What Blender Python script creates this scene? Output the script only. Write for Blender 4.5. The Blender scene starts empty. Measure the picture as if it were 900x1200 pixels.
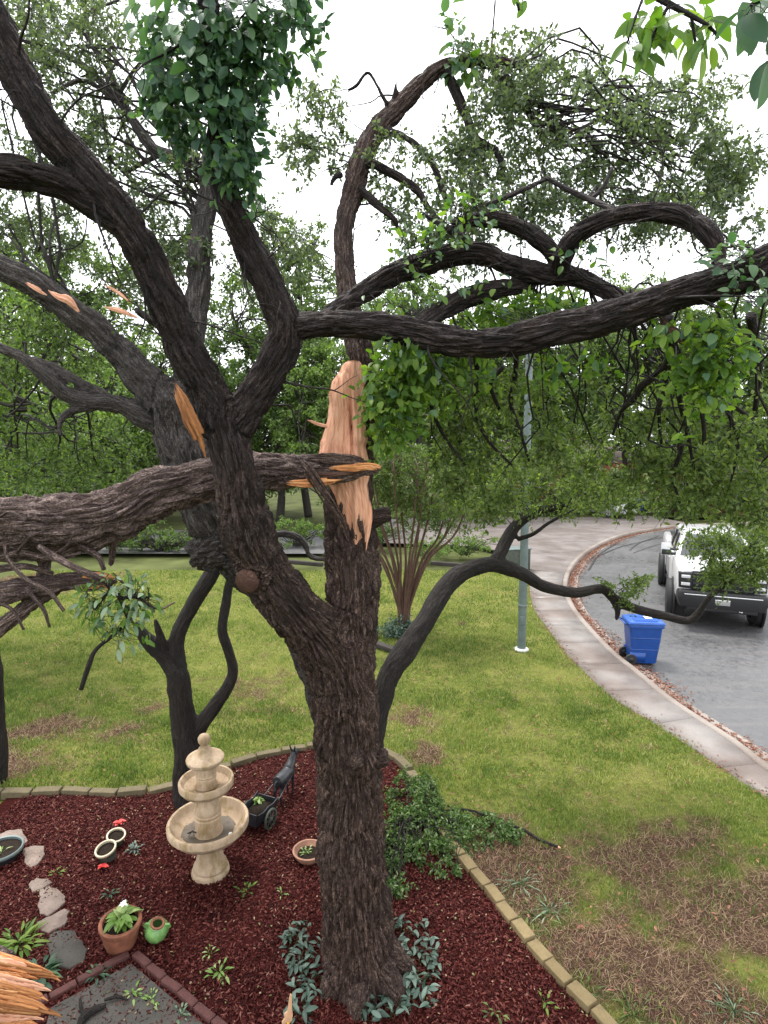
import bpy, bmesh, math, random, time
import numpy as np
from mathutils import Vector, Matrix
T0 = time.time()
R = math.radians
scene = bpy.context.scene
COL = scene.collection

# ------------------------------------------------------------------ camera, sky, sun, exposure
CAM_H, PITCH, F = 4.87, R(6.5), 700.0            # metres, radians, focal length in px of a 900x1200 frame
cam_d = bpy.data.cameras.new('camera'); cam = bpy.data.objects.new('camera', cam_d); COL.objects.link(cam)
cam.location = (0, 0, CAM_H); cam.rotation_euler = (R(90) - PITCH, 0, 0)
cam_d.sensor_fit = 'VERTICAL'; cam_d.sensor_height = 24.0; cam_d.sensor_width = 18.0
cam_d.lens = F / 1200 * 24.0; cam_d.clip_start = 0.05; cam_d.clip_end = 3000
scene.camera = cam
SUN_EL, SUN_AZ = R(68), R(-35)                    # overcast: a big soft sun high behind the trees
w = bpy.data.worlds.new('World'); scene.world = w; w.use_nodes = True
nt = w.node_tree; nt.nodes.clear()
wo = nt.nodes.new('ShaderNodeOutputWorld'); bg = nt.nodes.new('ShaderNodeBackground')
sky = nt.nodes.new('ShaderNodeTexSky'); sky.sky_type = 'NISHITA'; sky.sun_disc = False
sky.sun_elevation = SUN_EL; sky.sun_rotation = SUN_AZ; sky.dust_density = 4.0; sky.air_density = 1.0; sky.altitude = 200
hs = nt.nodes.new('ShaderNodeHueSaturation'); hs.inputs['Saturation'].default_value = 0.10   # cloud cover takes the blue out
mx = nt.nodes.new('ShaderNodeMixRGB'); mx.inputs[0].default_value = 0.75; mx.inputs[2].default_value = (10.5, 10.8, 11.2, 1)
nt.links.new(sky.outputs[0], hs.inputs['Color']); nt.links.new(hs.outputs[0], mx.inputs[1])
nt.links.new(mx.outputs[0], bg.inputs['Color']); bg.inputs['Strength'].default_value = 0.10
nt.links.new(bg.outputs[0], wo.inputs['Surface'])
sun_d = bpy.data.lights.new('sun', 'SUN'); sun_d.energy = 1.5; sun_d.angle = R(14); sun_d.color = (1.0, 0.96, 0.9)
sun = bpy.data.objects.new('sun', sun_d); COL.objects.link(sun)
_sd = Vector((math.sin(SUN_AZ) * math.cos(SUN_EL), math.cos(SUN_AZ) * math.cos(SUN_EL), math.sin(SUN_EL)))
sun.rotation_euler = _sd.to_track_quat('Z', 'Y').to_euler()
vs = scene.view_settings; vs.view_transform = 'Standard'; vs.look = 'None'; vs.gamma = 1.0; vs.exposure = 1.45; vs.use_curve_mapping = False
scene.cycles.max_bounces = 3; scene.cycles.diffuse_bounces = 2; scene.cycles.glossy_bounces = 2
scene.cycles.transmission_bounces = 4; scene.cycles.transparent_max_bounces = 4
scene.cycles.use_denoising = True
scene.cycles.caustics_reflective = False; scene.cycles.caustics_refractive = False

# ------------------------------------------------------------------ survey helpers: sight line + distance -> place
CP, SP = math.cos(PITCH), math.sin(PITCH)
def _dir(px, py):
    u, v = (px - 450) / F, (600 - py) / F
    return np.array([u, CP + v * SP, -SP + v * CP])
def at(px, py, Y):
    d = _dir(px, py); return np.array([0, 0, CAM_H]) + d * (Y / d[1])
def G(px, py, z=0.0):
    d = _dir(px, py); t = (z - CAM_H) / d[2]; return np.array([d[0] * t, d[1] * t, z])
def scale_at(px, py, Y):                          # px per metre
    d = _dir(px, py); return F / (Y / d[1])

# ------------------------------------------------------------------ noise
def _hash(ix, iy, iz, seed):
    h = (ix.astype(np.int64) * 374761393 + iy.astype(np.int64) * 668265263 + iz.astype(np.int64) * 2147483647 + seed * 1274126177) & 0x7fffffff
    h = ((h ^ (h >> 13)) * 1274126177) & 0x7fffffff
    h = ((h ^ (h >> 11)) * 461845907) & 0x7fffffff
    return (h ^ (h >> 16)) / float(0x7fffffff)
def vnoise(P, seed=0):
    """value noise in -1..1, P (n,3)"""
    P = np.asarray(P, dtype=np.float64); i = np.floor(P); f = P - i; i = i.astype(np.int64)
    f = f * f * (3 - 2 * f); out = 0
    for dx in (0, 1):
        for dy in (0, 1):
            for dz in (0, 1):
                wgt = (f[:, 0] if dx else 1 - f[:, 0]) * (f[:, 1] if dy else 1 - f[:, 1]) * (f[:, 2] if dz else 1 - f[:, 2])
                out = out + wgt * _hash(i[:, 0] + dx, i[:, 1] + dy, i[:, 2] + dz, seed)
    return out * 2 - 1
def fbm(P, octv=3, seed=0):
    s, a, out = 1.0, 1.0, 0
    for k in range(octv):
        out = out + a * vnoise(np.asarray(P) * s, seed + k * 17); s *= 2.03; a *= .5
    return out

def worley(P, seed=0):
    """distance to the second nearest minus the nearest feature point: 0 on cell borders"""
    P = np.asarray(P, float); i = np.floor(P).astype(np.int64); f1 = np.full(len(P), 9.0); f2 = f1.copy()
    for dx in (-1, 0, 1):
        for dy in (-1, 0, 1):
            for dz in (-1, 0, 1):
                c = i + np.array([dx, dy, dz]); q = np.stack([c[:, k] + _hash(c[:, 0], c[:, 1], c[:, 2], seed + 31 * k) for k in range(3)], 1)
                d = np.sqrt(((P - q) ** 2).sum(1)); f2 = np.where(d < f1, f1, np.minimum(f2, d)); f1 = np.minimum(f1, d)
    return f2 - f1

# ------------------------------------------------------------------ mesh helpers
def mesh_from(name, V, faces, attrs=None, smooth=False):
    """faces: list of (n,k) int arrays; attrs: {name: (n,) or (n,3) per vertex}"""
    me = bpy.data.meshes.new(name); V = np.asarray(V, dtype=np.float32)
    me.vertices.add(len(V)); me.vertices.foreach_set('co', V.ravel())
    if not isinstance(faces, list): faces = [faces]
    faces = [np.asarray(f, dtype=np.int32) for f in faces if len(f)]
    loops = np.concatenate([f.ravel() for f in faces]); starts = []; o = 0
    for f in faces:
        n, k = f.shape; starts.append(o + np.arange(n) * k); o += n * k
    starts = np.concatenate(starts).astype(np.int32)
    me.loops.add(len(loops)); me.loops.foreach_set('vertex_index', loops)
    me.polygons.add(len(starts)); me.polygons.foreach_set('loop_start', starts)
    me.update(calc_edges=True)
    if attrs:
        for k, a in attrs.items():
            a = np.asarray(a, dtype=np.float32)
            if a.ndim == 1:
                at_ = me.attributes.new(k, 'FLOAT', 'POINT'); at_.data.foreach_set('value', a)
            else:
                at_ = me.attributes.new(k, 'FLOAT_VECTOR', 'POINT'); at_.data.foreach_set('vector', a.ravel())
    if smooth: me.polygons.foreach_set('use_smooth', np.ones(len(me.polygons), dtype=bool))
    return me
def link(name, me, mat=None, parent=None, loc=None):
    o = bpy.data.objects.new(name, me); COL.objects.link(o)
    if me is not None and mat is not None and not me.materials: me.materials.append(mat)
    if parent is not None: o.parent = parent
    if loc is not None: o.location = loc
    return o
def tag(o, label=None, cat=None, group=None, kind=None):
    if label: o['label'] = label
    if cat: o['category'] = cat
    if group: o['group'] = group
    if kind: o['kind'] = kind
    return o
def thing(name, label, cat, loc=(0, 0, 0), rz=0.0, group=None):
    o = bpy.data.objects.new(name, None); COL.objects.link(o); o.location = loc; o.rotation_euler = (0, 0, rz)
    o.empty_display_size = .1
    return tag(o, label, cat, group)

class MB:
    """collects simple shapes into one mesh"""
    def __init__(s): s.V = []; s.F = {}; s.n = 0
    def add(s, V, F):
        V = np.asarray(V, float)
        for f in F: s.F.setdefault(len(f), []).append([i + s.n for i in f])
        s.V.append(V); s.n += len(V); return s
    def box(s, c, d, rz=0.0, taper=1.0):
        x, y, z = np.array(d) / 2.0
        V = np.array([(-x, -y, -z), (x, -y, -z), (x, y, -z), (-x, y, -z), (-x * taper, -y * taper, z), (x * taper, -y * taper, z), (x * taper, y * taper, z), (-x * taper, y * taper, z)])
        cz, sz = math.cos(rz), math.sin(rz); V = np.stack([V[:, 0] * cz - V[:, 1] * sz, V[:, 0] * sz + V[:, 1] * cz, V[:, 2]], 1)
        return s.add(V + np.array(c), [(0, 3, 2, 1), (4, 5, 6, 7), (0, 1, 5, 4), (1, 2, 6, 5), (2, 3, 7, 6), (3, 0, 4, 7)])
    def lathe(s, prof, n=32, c=(0, 0, 0), axis='z', jit=None):
        prof = np.array(prof, float); m = len(prof); a = np.linspace(0, 2 * math.pi, n, endpoint=False)
        X = prof[:, 0][:, None] * np.cos(a); Y = prof[:, 0][:, None] * np.sin(a); Z = np.repeat(prof[:, 1][:, None], n, 1)
        V = np.stack([X, Y, Z], -1).reshape(-1, 3)
        if axis == 'x': V = V[:, [2, 0, 1]]
        if axis == 'y': V = V[:, [0, 2, 1]] * np.array([1, 1, -1])
        Fc = [(i * n + j, i * n + (j + 1) % n, (i + 1) * n + (j + 1) % n, (i + 1) * n + j) for i in range(m - 1) for j in range(n)]
        return s.add(V + np.array(c), Fc)
    def loft(s, secs, cap=True):
        m = len(secs); n = len(secs[0]); V = np.array(secs, float).reshape(-1, 3)
        Fc = [(i * n + j, i * n + (j + 1) % n, (i + 1) * n + (j + 1) % n, (i + 1) * n + j) for i in range(m - 1) for j in range(n)]
        if cap: Fc += [tuple(range(n))[::-1], tuple((m - 1) * n + k for k in range(n))]
        return s.add(V, Fc)
    def tube(s, pts, rad, n=8):
        V, Fq, _ = tube(np.array(pts, float), np.array(rad, float) * np.ones(len(pts)), n); return s.add(V, [tuple(f) if f[2] != f[3] else tuple(f[:3]) for f in Fq])
    def quad(s, a, b, c, d): return s.add([a, b, c, d], [(0, 1, 2, 3)])
    def mesh(s, name, bevel=0.0, smooth=False, seg=2):
        me = mesh_from(name, np.concatenate(s.V), [np.array(v) for v in s.F.values()])
        bm = bmesh.new(); bm.from_mesh(me)
        bmesh.ops.recalc_face_normals(bm, faces=bm.faces)
        if bevel: bmesh.ops.bevel(bm, geom=[e for e in bm.edges if e.is_manifold and e.calc_face_angle(0) > .45], offset=bevel, segments=seg, affect='EDGES', profile=.6)
        if smooth:
            for f in bm.faces: f.smooth = True
            for e in bm.edges:
                if e.is_manifold and e.calc_face_angle(0) > R(38): e.smooth = False
        bm.to_mesh(me); bm.free(); return me
    def build(s, name, mat, parent=None, bevel=0.0, smooth=False, seg=2):
        return link(name, s.mesh(name, bevel, smooth, seg), mat, parent)

def catmull(P, step):
    P = np.asarray(P, float); out = []
    E = np.vstack([2 * P[0] - P[1], P, 2 * P[-1] - P[-2]])
    for i in range(len(P) - 1):
        p0, p1, p2, p3 = E[i:i + 4]; L = np.linalg.norm((p2 - p1)[:3]); n = max(2, int(math.ceil(L / step)))
        t = np.linspace(0, 1, n, endpoint=False)[:, None]
        out.append(.5 * (2 * p1 + (p2 - p0) * t + (2 * p0 - 5 * p1 + 4 * p2 - p3) * t ** 2 + (3 * p1 - p0 - 3 * p2 + p3) * t ** 3))
    out.append(P[-1:]); return np.vstack(out)
def frames(C):
    T = np.gradient(C, axis=0); T /= np.linalg.norm(T, axis=1)[:, None] + 1e-9
    N = np.zeros_like(T); a = np.array([0, -1., 0]) if abs(T[0][1]) < .9 else np.array([1., 0, 0])
    n = a - T[0] * a.dot(T[0]); N[0] = n / np.linalg.norm(n)
    for i in range(1, len(T)):
        n = N[i - 1] - T[i] * N[i - 1].dot(T[i]); N[i] = n / (np.linalg.norm(n) + 1e-9)
    return T, N, np.cross(T, N)
def tube(C, r, n=8, cap=True):
    T, N, B = frames(C); m = len(C); a = np.linspace(0, 2 * math.pi, n, endpoint=False)
    ring = np.cos(a)[None, :, None] * N[:, None] + np.sin(a)[None, :, None] * B[:, None]
    V = (C[:, None] + ring * r[:, None, None]).reshape(-1, 3)
    i = np.arange(m - 1)[:, None] * n; j = np.arange(n)[None]; j2 = (j + 1) % n
    Fq = np.stack([i + j, i + j2, i + n + j2, i + n + j], -1).reshape(-1, 4)
    s = np.concatenate([[0], np.cumsum(np.linalg.norm(np.diff(C, axis=0), axis=1))])
    bk = np.stack([np.cos(a)[None] * r[:, None], np.sin(a)[None] * r[:, None], np.repeat(s[:, None] * .13, n, 1)], -1).reshape(-1, 3)
    if cap:
        V = np.vstack([V, C[:1], C[-1:]]); bk = np.vstack([bk, bk[:1], bk[-1:]])
        k = m * n; jj = np.arange(n); j3 = (jj + 1) % n
        Fq = np.vstack([Fq, np.stack([np.full(n, k), j3, jj, jj], 1), np.stack([np.full(n, k + 1), (m - 1) * n + jj, (m - 1) * n + j3, (m - 1) * n + j3], 1)])
        # degenerate quads are split off as triangles below
    return V, Fq, bk
def split_degenerate(Fq):
    d = Fq[:, 2] == Fq[:, 3]; return [Fq[~d], Fq[d][:, :3]]
def twig_mesh(name, lines, n=5):
    """many thin tubes of one plant as a mesh: lines = [(pts, radii)]"""
    Vs, Fs, Bs, o = [], [], [], 0
    for C, r in lines:
        V, Fq, bk = tube(np.asarray(C, float), np.asarray(r, float), n); Vs.append(V); Fs.append(Fq + o); bk = bk.copy(); bk[:, 2] += (o % 97) * .37; Bs.append(bk); o += len(V)
    return mesh_from(name, np.vstack(Vs), split_degenerate(np.vstack(Fs)), {'bk': np.vstack(Bs)}, smooth=True)

def limb(trace, step=.05):
    """trace [(px,py,Y,width_px)] -> centreline points and radii in metres"""
    P = []
    for (px, py, Y, wd) in trace:
        p = at(px, py, Y); P.append([*p, wd / 2 / scale_at(px, py, Y)])
    Q = catmull(np.array(P), step); return Q[:, :3], np.maximum(Q[:, 3], .002)

def wood_mesh(name, limbs, voxel, amp=.016, freq=9.0, smooth_it=8, seed=0, extra=None, wet=None):
    """union of traced limbs, remeshed to one skin, then furrowed along each limb like oak bark"""
    Vs, Fs, o = [], [], 0; CC, RR, TT, NN, BB, SS = [], [], [], [], [], []; WW = []
    for k, (C, r) in enumerate(limbs):
        V, Fq, _ = tube(C, r, 20); Vs.append(V); Fs.append(Fq + o); o += len(V)
        T, N, B = frames(C); s = np.concatenate([[0], np.cumsum(np.linalg.norm(np.diff(C, axis=0), axis=1))])
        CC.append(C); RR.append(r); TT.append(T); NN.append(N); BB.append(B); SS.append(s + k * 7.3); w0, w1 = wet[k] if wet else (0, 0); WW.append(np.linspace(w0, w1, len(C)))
    if extra:
        for (V, Fq) in extra: Vs.append(V); Fs.append(Fq + o); o += len(V)
    me = mesh_from(name + '_cage', np.vstack(Vs), split_degenerate(np.vstack(Fs)))
    ob = bpy.data.objects.new(name + '_cage', me); COL.objects.link(ob)
    md = ob.modifiers.new('r', 'REMESH'); md.mode = 'VOXEL'; md.voxel_size = voxel
    if smooth_it:
        ms = ob.modifiers.new('s', 'SMOOTH'); ms.factor = .5; ms.iterations = smooth_it
    dg = bpy.context.evaluated_depsgraph_get(); ev = ob.evaluated_get(dg); m2 = bpy.data.meshes.new_from_object(ev)
    bpy.data.objects.remove(ob); bpy.data.meshes.remove(me)
    n = len(m2.vertices); V = np.empty(n * 3, np.float32); m2.vertices.foreach_get('co', V); V = V.reshape(-1, 3)
    CC, RR, TT, NN, BB, SS = [np.concatenate(a).astype(np.float32) for a in (CC, RR, TT, NN, BB, SS)]
    idx = np.empty(n, np.int32); c2 = (CC ** 2).sum(1)
    for a in range(0, n, 20000):
        d = np.sqrt(np.maximum(((V[a:a + 20000] ** 2).sum(1)[:, None] + c2[None] - 2 * V[a:a + 20000] @ CC.T), 0)) - RR[None]
        idx[a:a + 20000] = d.argmin(1)
    rel = V - CC[idx]
    bk = np.stack([(rel * NN[idx]).sum(1), (rel * BB[idx]).sum(1), (SS[idx] + (rel * TT[idx]).sum(1)) * .13], 1)
    nr = np.empty(n * 3, np.float32); m2.vertices.foreach_get('normal', nr); nr = nr.reshape(-1, 3)
    wv = bk + .018 * np.stack([vnoise(bk * 16, seed + 5), vnoise(bk * 16, seed + 6), .4 * vnoise(bk * 20, seed + 7)], 1)
    k1 = np.array([1, 1, 1.15]) * freq * 1.9; e1 = worley(wv * k1, seed); e2 = worley(wv * k1 * np.array([2.3, 2.3, 2.6]) + 5.1, seed + 3)
    sm = lambda x, a: (lambda t: t * t * (3 - 2 * t))(np.clip(x / a, 0, 1))
    ridge = sm(e1, .34); small = sm(e2, .4)                                                   # plates parted by fissures
    lift = vnoise(wv * k1 * .9 + 3.3, seed + 8); h3 = fbm(V * 6, 2, seed + 9)
    scale = np.clip(RR[idx] / .2, .2, 1.15)
    disp = amp * scale * (1.25 * ridge * (1 + .35 * lift) + .38 * small - 1.25 + .4 * h3)
    kink = np.stack([vnoise(V * 2.6, seed + 61), vnoise(V * 2.6, seed + 62), vnoise(V * 2.6, seed + 63)], 1) + .5 * np.stack([vnoise(V * 6, seed + 64), vnoise(V * 6, seed + 65), vnoise(V * 6, seed + 66)], 1)
    V = V + nr * disp[:, None] + kink * (.030 * np.clip(scale, .3, .8))[:, None]
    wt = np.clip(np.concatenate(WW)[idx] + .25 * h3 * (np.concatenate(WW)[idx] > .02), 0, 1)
    a_ = m2.attributes.new('wet', 'FLOAT', 'POINT'); a_.data.foreach_set('value', wt.astype(np.float32))  # how far the bark colour is darkened at each vertex, set per limb
    m2.vertices.foreach_set('co', V.ravel().astype(np.float32))
    a_ = m2.attributes.new('bk', 'FLOAT_VECTOR', 'POINT'); a_.data.foreach_set('vector', bk.ravel().astype(np.float32))
    m2.polygons.foreach_set('use_smooth', np.ones(len(m2.polygons), dtype=bool)); m2.update(); m2.name = name
    return m2

def unit(a): return a / (np.linalg.norm(a, axis=-1, keepdims=True) + 1e-9)
def leaf_arrays(P, D, Nn, L, W, fold=.25, droop=.15):
    """pointed oval leaves: 6 vertices, 2 quads each, folded on the midrib"""
    n = len(P); D = unit(D); S = unit(np.cross(D, Nn)); U = np.cross(S, D); L = np.broadcast_to(L, n)[:, None]; W = np.broadcast_to(W, n)[:, None]
    tip = P + D * L - U * L * droop
    a = P + D * L * .33 + S * W * .5 + U * W * fold; b = P + D * L * .72 + S * W * .40 + U * (W * fold * .8 - L * droop * .4)
    c = P + D * L * .33 - S * W * .5 + U * W * fold; d = P + D * L * .72 - S * W * .40 + U * (W * fold * .8 - L * droop * .4)
    V = np.stack([P, a, b, tip, d, c], 1).reshape(-1, 3); i = np.arange(n)[:, None] * 6
    return V, np.concatenate([i + np.array([[0, 1, 2, 3]]), i + np.array([[0, 3, 4, 5]])], 0)
def leaf_mesh(name, P, D, Nn, L, W, rng, six=True, tone=0.0, tvar=1.0):
    P = np.asarray(P); n = len(P); t = np.clip(tone + tvar * rng.random(n), 0, 1)
    if six: V, Fq = leaf_arrays(P, D, Nn, L, W); k = 6
    else:
        D = unit(D); S = unit(np.cross(D, Nn)); L_ = np.broadcast_to(L, n)[:, None]; W_ = np.broadcast_to(W, n)[:, None]
        V = np.stack([P, P + D * L_ * .5 + S * W_ * .5, P + D * L_, P + D * L_ * .5 - S * W_ * .5], 1).reshape(-1, 3)
        Fq = np.arange(n)[:, None] * 4 + np.array([[0, 1, 2, 3]]); k = 4
    return mesh_from(name, V, Fq, {'tint': np.repeat(t, k)})

# ------------------------------------------------------------------ materials
class NT:
    def __init__(s, name):
        s.m = bpy.data.materials.new(name); s.m.use_nodes = True; s.t = s.m.node_tree; s.t.nodes.clear()
        s.out = s.t.nodes.new('ShaderNodeOutputMaterial'); s.p = s.t.nodes.new('ShaderNodeBsdfPrincipled'); s.t.links.new(s.p.outputs[0], s.out.inputs[0])
    def n(s, ty, **kw):
        nd = s.t.nodes.new('ShaderNode' + ty)
        for k, v in kw.items(): setattr(nd, k, v)
        return nd
    def l(s, a, b): s.t.links.new(a, b)
    def vec(s, attr=None):
        if attr: a = s.n('Attribute', attribute_name=attr); return a.outputs['Vector']
        return s.n('TexCoord').outputs['Object']
    def noise(s, v, scale, detail=3, rough=.55, sc=None):
        if sc:
            mp = s.n('Mapping'); mp.inputs['Scale'].default_value = sc; s.l(v, mp.inputs[0]); v = mp.outputs[0]
        nd = s.n('TexNoise'); nd.inputs['Scale'].default_value = scale; nd.inputs['Detail'].default_value = detail; nd.inputs['Roughness'].default_value = rough
        s.l(v, nd.inputs['Vector']); return nd.outputs['Fac']
    def ramp(s, fac, stops):
        r = s.n('ValToRGB'); e = r.color_ramp.elements
        while len(e) < len(stops): e.new(.5)
        for i, (p, c) in enumerate(stops): e[i].position = p; e[i].color = (*c, 1)
        s.l(fac, r.inputs[0]); return r.outputs[0]
    def mix(s, fac, a, b, bt='MIX'):
        m = s.n('MixRGB', blend_type=bt)
        for i, v in ((0, fac), (1, a), (2, b)):
            if isinstance(v, (int, float)): m.inputs[i].default_value = v
            elif isinstance(v, tuple): m.inputs[i].default_value = (*v, 1)
            else: s.l(v, m.inputs[i])
        return m.outputs[0]
    def bump(s, h, strength=.5, dist=.01):
        b = s.n('Bump'); b.inputs['Strength'].default_value = strength; b.inputs['Distance'].default_value = dist; s.l(h, b.inputs['Height'])
        s.l(b.outputs[0], s.p.inputs['Normal']); return b
    def col(s, c):
        if isinstance(c, tuple): s.p.inputs['Base Color'].default_value = (*c, 1)
        else: s.l(c, s.p.inputs['Base Color'])
        return s
    def rough(s, r, spec=.5):
        if isinstance(r, (int, float)): s.p.inputs['Roughness'].default_value = r
        else: s.l(r, s.p.inputs['Roughness'])
        s.p.inputs['Specular IOR Level'].default_value = spec; return s

def m_plain(name, c, rough=.5, var=.15, scale=20, metal=0.0, spec=.5, bump=0.0):
    t = NT(name); f = t.noise(t.vec(), scale, 4)
    t.col(t.ramp(f, [(.3, tuple(x * (1 - var) for x in c)), (.7, tuple(min(1, x * (1 + var)) for x in c))])).rough(rough, spec)
    t.p.inputs['Metallic'].default_value = metal
    if bump: t.bump(f, bump, .01)
    return t.m
def m_bark(name, dark, mid, light, moss=None, bump=.8):
    t = NT(name); v = t.vec('bk')
    wn = t.n('TexNoise'); wn.inputs['Scale'].default_value = 14; t.l(v, wn.inputs['Vector'])
    wv = t.n('MixRGB', blend_type='ADD'); wv.inputs[0].default_value = .04; t.l(v, wv.inputs[1]); t.l(wn.outputs['Color'], wv.inputs[2]); v2 = wv.outputs[0]
    f1 = t.noise(v2, 55, 5, .65); f2 = t.noise(v2, 15, 4, .6); f3 = t.noise(t.vec(), 2.6, 4); f4 = t.noise(t.vec(), 75, 4, .7)
    vo = t.n('TexVoronoi', feature='DISTANCE_TO_EDGE'); vo.inputs['Scale'].default_value = 46; t.l(v2, vo.inputs['Vector'])
    c = t.ramp(t.mix(.5, f1, f4), [(.38, dark), (.50, mid), (.62, light)])
    c = t.mix(t.ramp(f2, [(.44, (0, 0, 0)), (.64, (.6, .6, .6))]), c, mid)
    c = t.mix(t.ramp(f3, [(.48, (0, 0, 0)), (.74, (.6, .6, .6))]), c, dark)
    c = t.mix(t.ramp(t.noise(v2, 75, 2), [(.63, (0, 0, 0)), (.70, (.8, .8, .8))]), c, light)
    c = t.mix(t.ramp(t.noise(t.vec(), 9, 5, .7), [(.66, (0, 0, 0)), (.74, (.5, .5, .5))]), c, tuple(.6 * x + .05 for x in light))   # lichen flecks
    wet = t.n('Attribute', attribute_name='wet'); c = t.mix(wet.outputs['Fac'], c, t.mix(1.0, c, (.26, .28, .32), 'MULTIPLY'))  # only multiplies the bark colour darker, most on the oak's upper limbs
    t.col(c).rough(.74, .25)
    hg = t.mix(.45, t.mix(.5, f1, f4), t.ramp(vo.outputs['Distance'], [(0, (0, 0, 0)), (.2, (1, 1, 1))])); t.bump(hg, bump, .022); return t.m
def m_leaf(name, stops, trans=.35, gloss=.35):
    t = NT(name); a = t.n('Attribute', attribute_name='tint'); c = t.ramp(a.outputs['Fac'], stops)
    t.col(c).rough(.5, gloss)
    tr = t.n('BsdfTranslucent'); c2 = t.mix(1.0, c, (1.25, 1.35, .55), 'MULTIPLY'); t.l(c2, tr.inputs['Color'])
    ms = t.n('MixShader'); ms.inputs[0].default_value = trans; t.l(t.p.outputs[0], ms.inputs[1]); t.l(tr.outputs[0], ms.inputs[2]); t.l(ms.outputs[0], t.out.inputs[0])
    return t.m

M = {}
M['bark'] = m_bark('oak_bark', (.0095, .0056, .0044), (.042, .0245, .019), (.195, .130, .104))
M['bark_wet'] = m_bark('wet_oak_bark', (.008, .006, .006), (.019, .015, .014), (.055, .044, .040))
M['bark_fallen'] = m_bark('weathered_bark', (.018, .011, .010), (.080, .054, .047), (.32, .235, .21))
M['bark_grey'] = m_bark('grey_bark', (.013, .011, .0105), (.042, .036, .033), (.14, .122, .113))
M['bark_dark'] = m_bark('dark_smooth_bark', (.007, .0055, .005), (.017, .0135, .012), (.045, .036, .032), bump=.7)
M['bark_far'] = m_bark('far_bark', (.018, .015, .013), (.04, .034, .03), (.075, .065, .06), bump=.4)
M['bark_myrtle'] = m_bark('crape_myrtle_bark', (.05, .028, .02), (.10, .055, .04), (.16, .10, .08), bump=.3)
M['leaf_oak'] = m_leaf('oak_leaf', [(0, (.040, .075, .028)), (.5, (.080, .135, .042)), (1, (.16, .22, .075))], .45)
M['leaf_crown'] = m_leaf('oak_crown_leaf', [(0, (.065, .092, .058)), (.5, (.105, .145, .085)), (1, (.17, .215, .13))], .48)
M['leaf_olive'] = m_leaf('olive_oak_leaf', [(0, (.060, .095, .026)), (.5, (.115, .175, .050)), (1, (.21, .27, .09))], .5)
M['leaf_far'] = m_leaf('far_leaf', [(0, (.048, .085, .026)), (.5, (.095, .155, .045)), (1, (.18, .25, .085))], .5)
M['leaf_far_light'] = m_leaf('far_light_leaf', [(0, (.070, .12, .032)), (.5, (.13, .205, .055)), (1, (.22, .31, .10))], .5)
M['leaf_vine'] = m_leaf('vine_leaf', [(0, (.030, .075, .048)), (.5, (.055, .125, .068)), (1, (.11, .20, .09))], .45, .5)
M['leaf_bright'] = m_leaf('bright_vine_leaf', [(0, (.075, .15, .025)), (.5, (.12, .23, .035)), (1, (.22, .32, .055))], .55, .45)
M['leaf_pale'] = m_leaf('pale_leaf_underside', [(0, (.06, .12, .05)), (.5, (.13, .21, .11)), (1, (.23, .30, .20))], .3, .5)
M['leaf_vinca'] = m_leaf('vinca_leaf', [(0, (.026, .055, .038)), (.5, (.050, .092, .066)), (1, (.125, .185, .145))], .2, .6)
M['leaf_pot'] = m_leaf('pot_plant_leaf', [(0, (.10, .20, .03)), (.6, (.18, .31, .06)), (1, (.36, .44, .18))], .35, .5)

def m_lawn():
    t = NT('lawn_soil'); v = t.vec(); a = t.n('Attribute', attribute_name='bare')
    f = t.noise(v, 9, 5, .7); f2 = t.noise(v, 60, 4, .7); f3 = t.noise(v, .9, 3)
    g = t.ramp(f, [(.3, (.060, .075, .016)), (.55, (.12, .14, .026)), (.75, (.19, .185, .055))])
    g = t.mix(t.ramp(f3, [(.4, (0, 0, 0)), (.7, (.6, .6, .6))]), g, (.20, .19, .055))
    s = t.ramp(f2, [(.3, (.028, .015, .010)), (.6, (.080, .046, .032)), (.8, (.17, .11, .075))])
    t.col(t.mix(a.outputs['Fac'], g, s)).rough(.95, .1); t.bump(f2, .7, .03); return t.m
M['lawn'] = m_lawn()
M['terrain'] = m_plain('far_ground', (.075, .085, .03), .95, .4, .6, spec=.1)
def m_concrete(name, a, b, stain, wet=.55):
    t = NT(name); v = t.vec(); f = t.noise(v, 1.3, 5, .65); g = t.noise(v, 45, 4, .7)
    c = t.ramp(f, [(.32, a), (.62, b)]); c = t.mix(t.ramp(t.noise(v, .55, 4), [(.42, (0, 0, 0)), (.60, (.85, .85, .85))]), c, stain)
    c = t.mix(.35, c, t.ramp(g, [(.3, tuple(x * .55 for x in a)), (.7, b)])); t.col(c)
    t.rough(t.ramp(f, [(.35, (wet, wet, wet)), (.65, (.85, .85, .85))]), .45); t.bump(g, .25, .006); return t.m
M['concrete'] = m_concrete('sidewalk_concrete', (.16, .14, .13), (.26, .235, .22), (.12, .078, .058), .38)
M['apron'] = m_concrete('driveway_concrete', (.14, .118, .11), (.21, .18, .17), (.10, .076, .066), .4)
M['kerb'] = m_concrete('kerb_concrete', (.20, .165, .145), (.30, .26, .23), (.12, .085, .065), .6)
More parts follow.
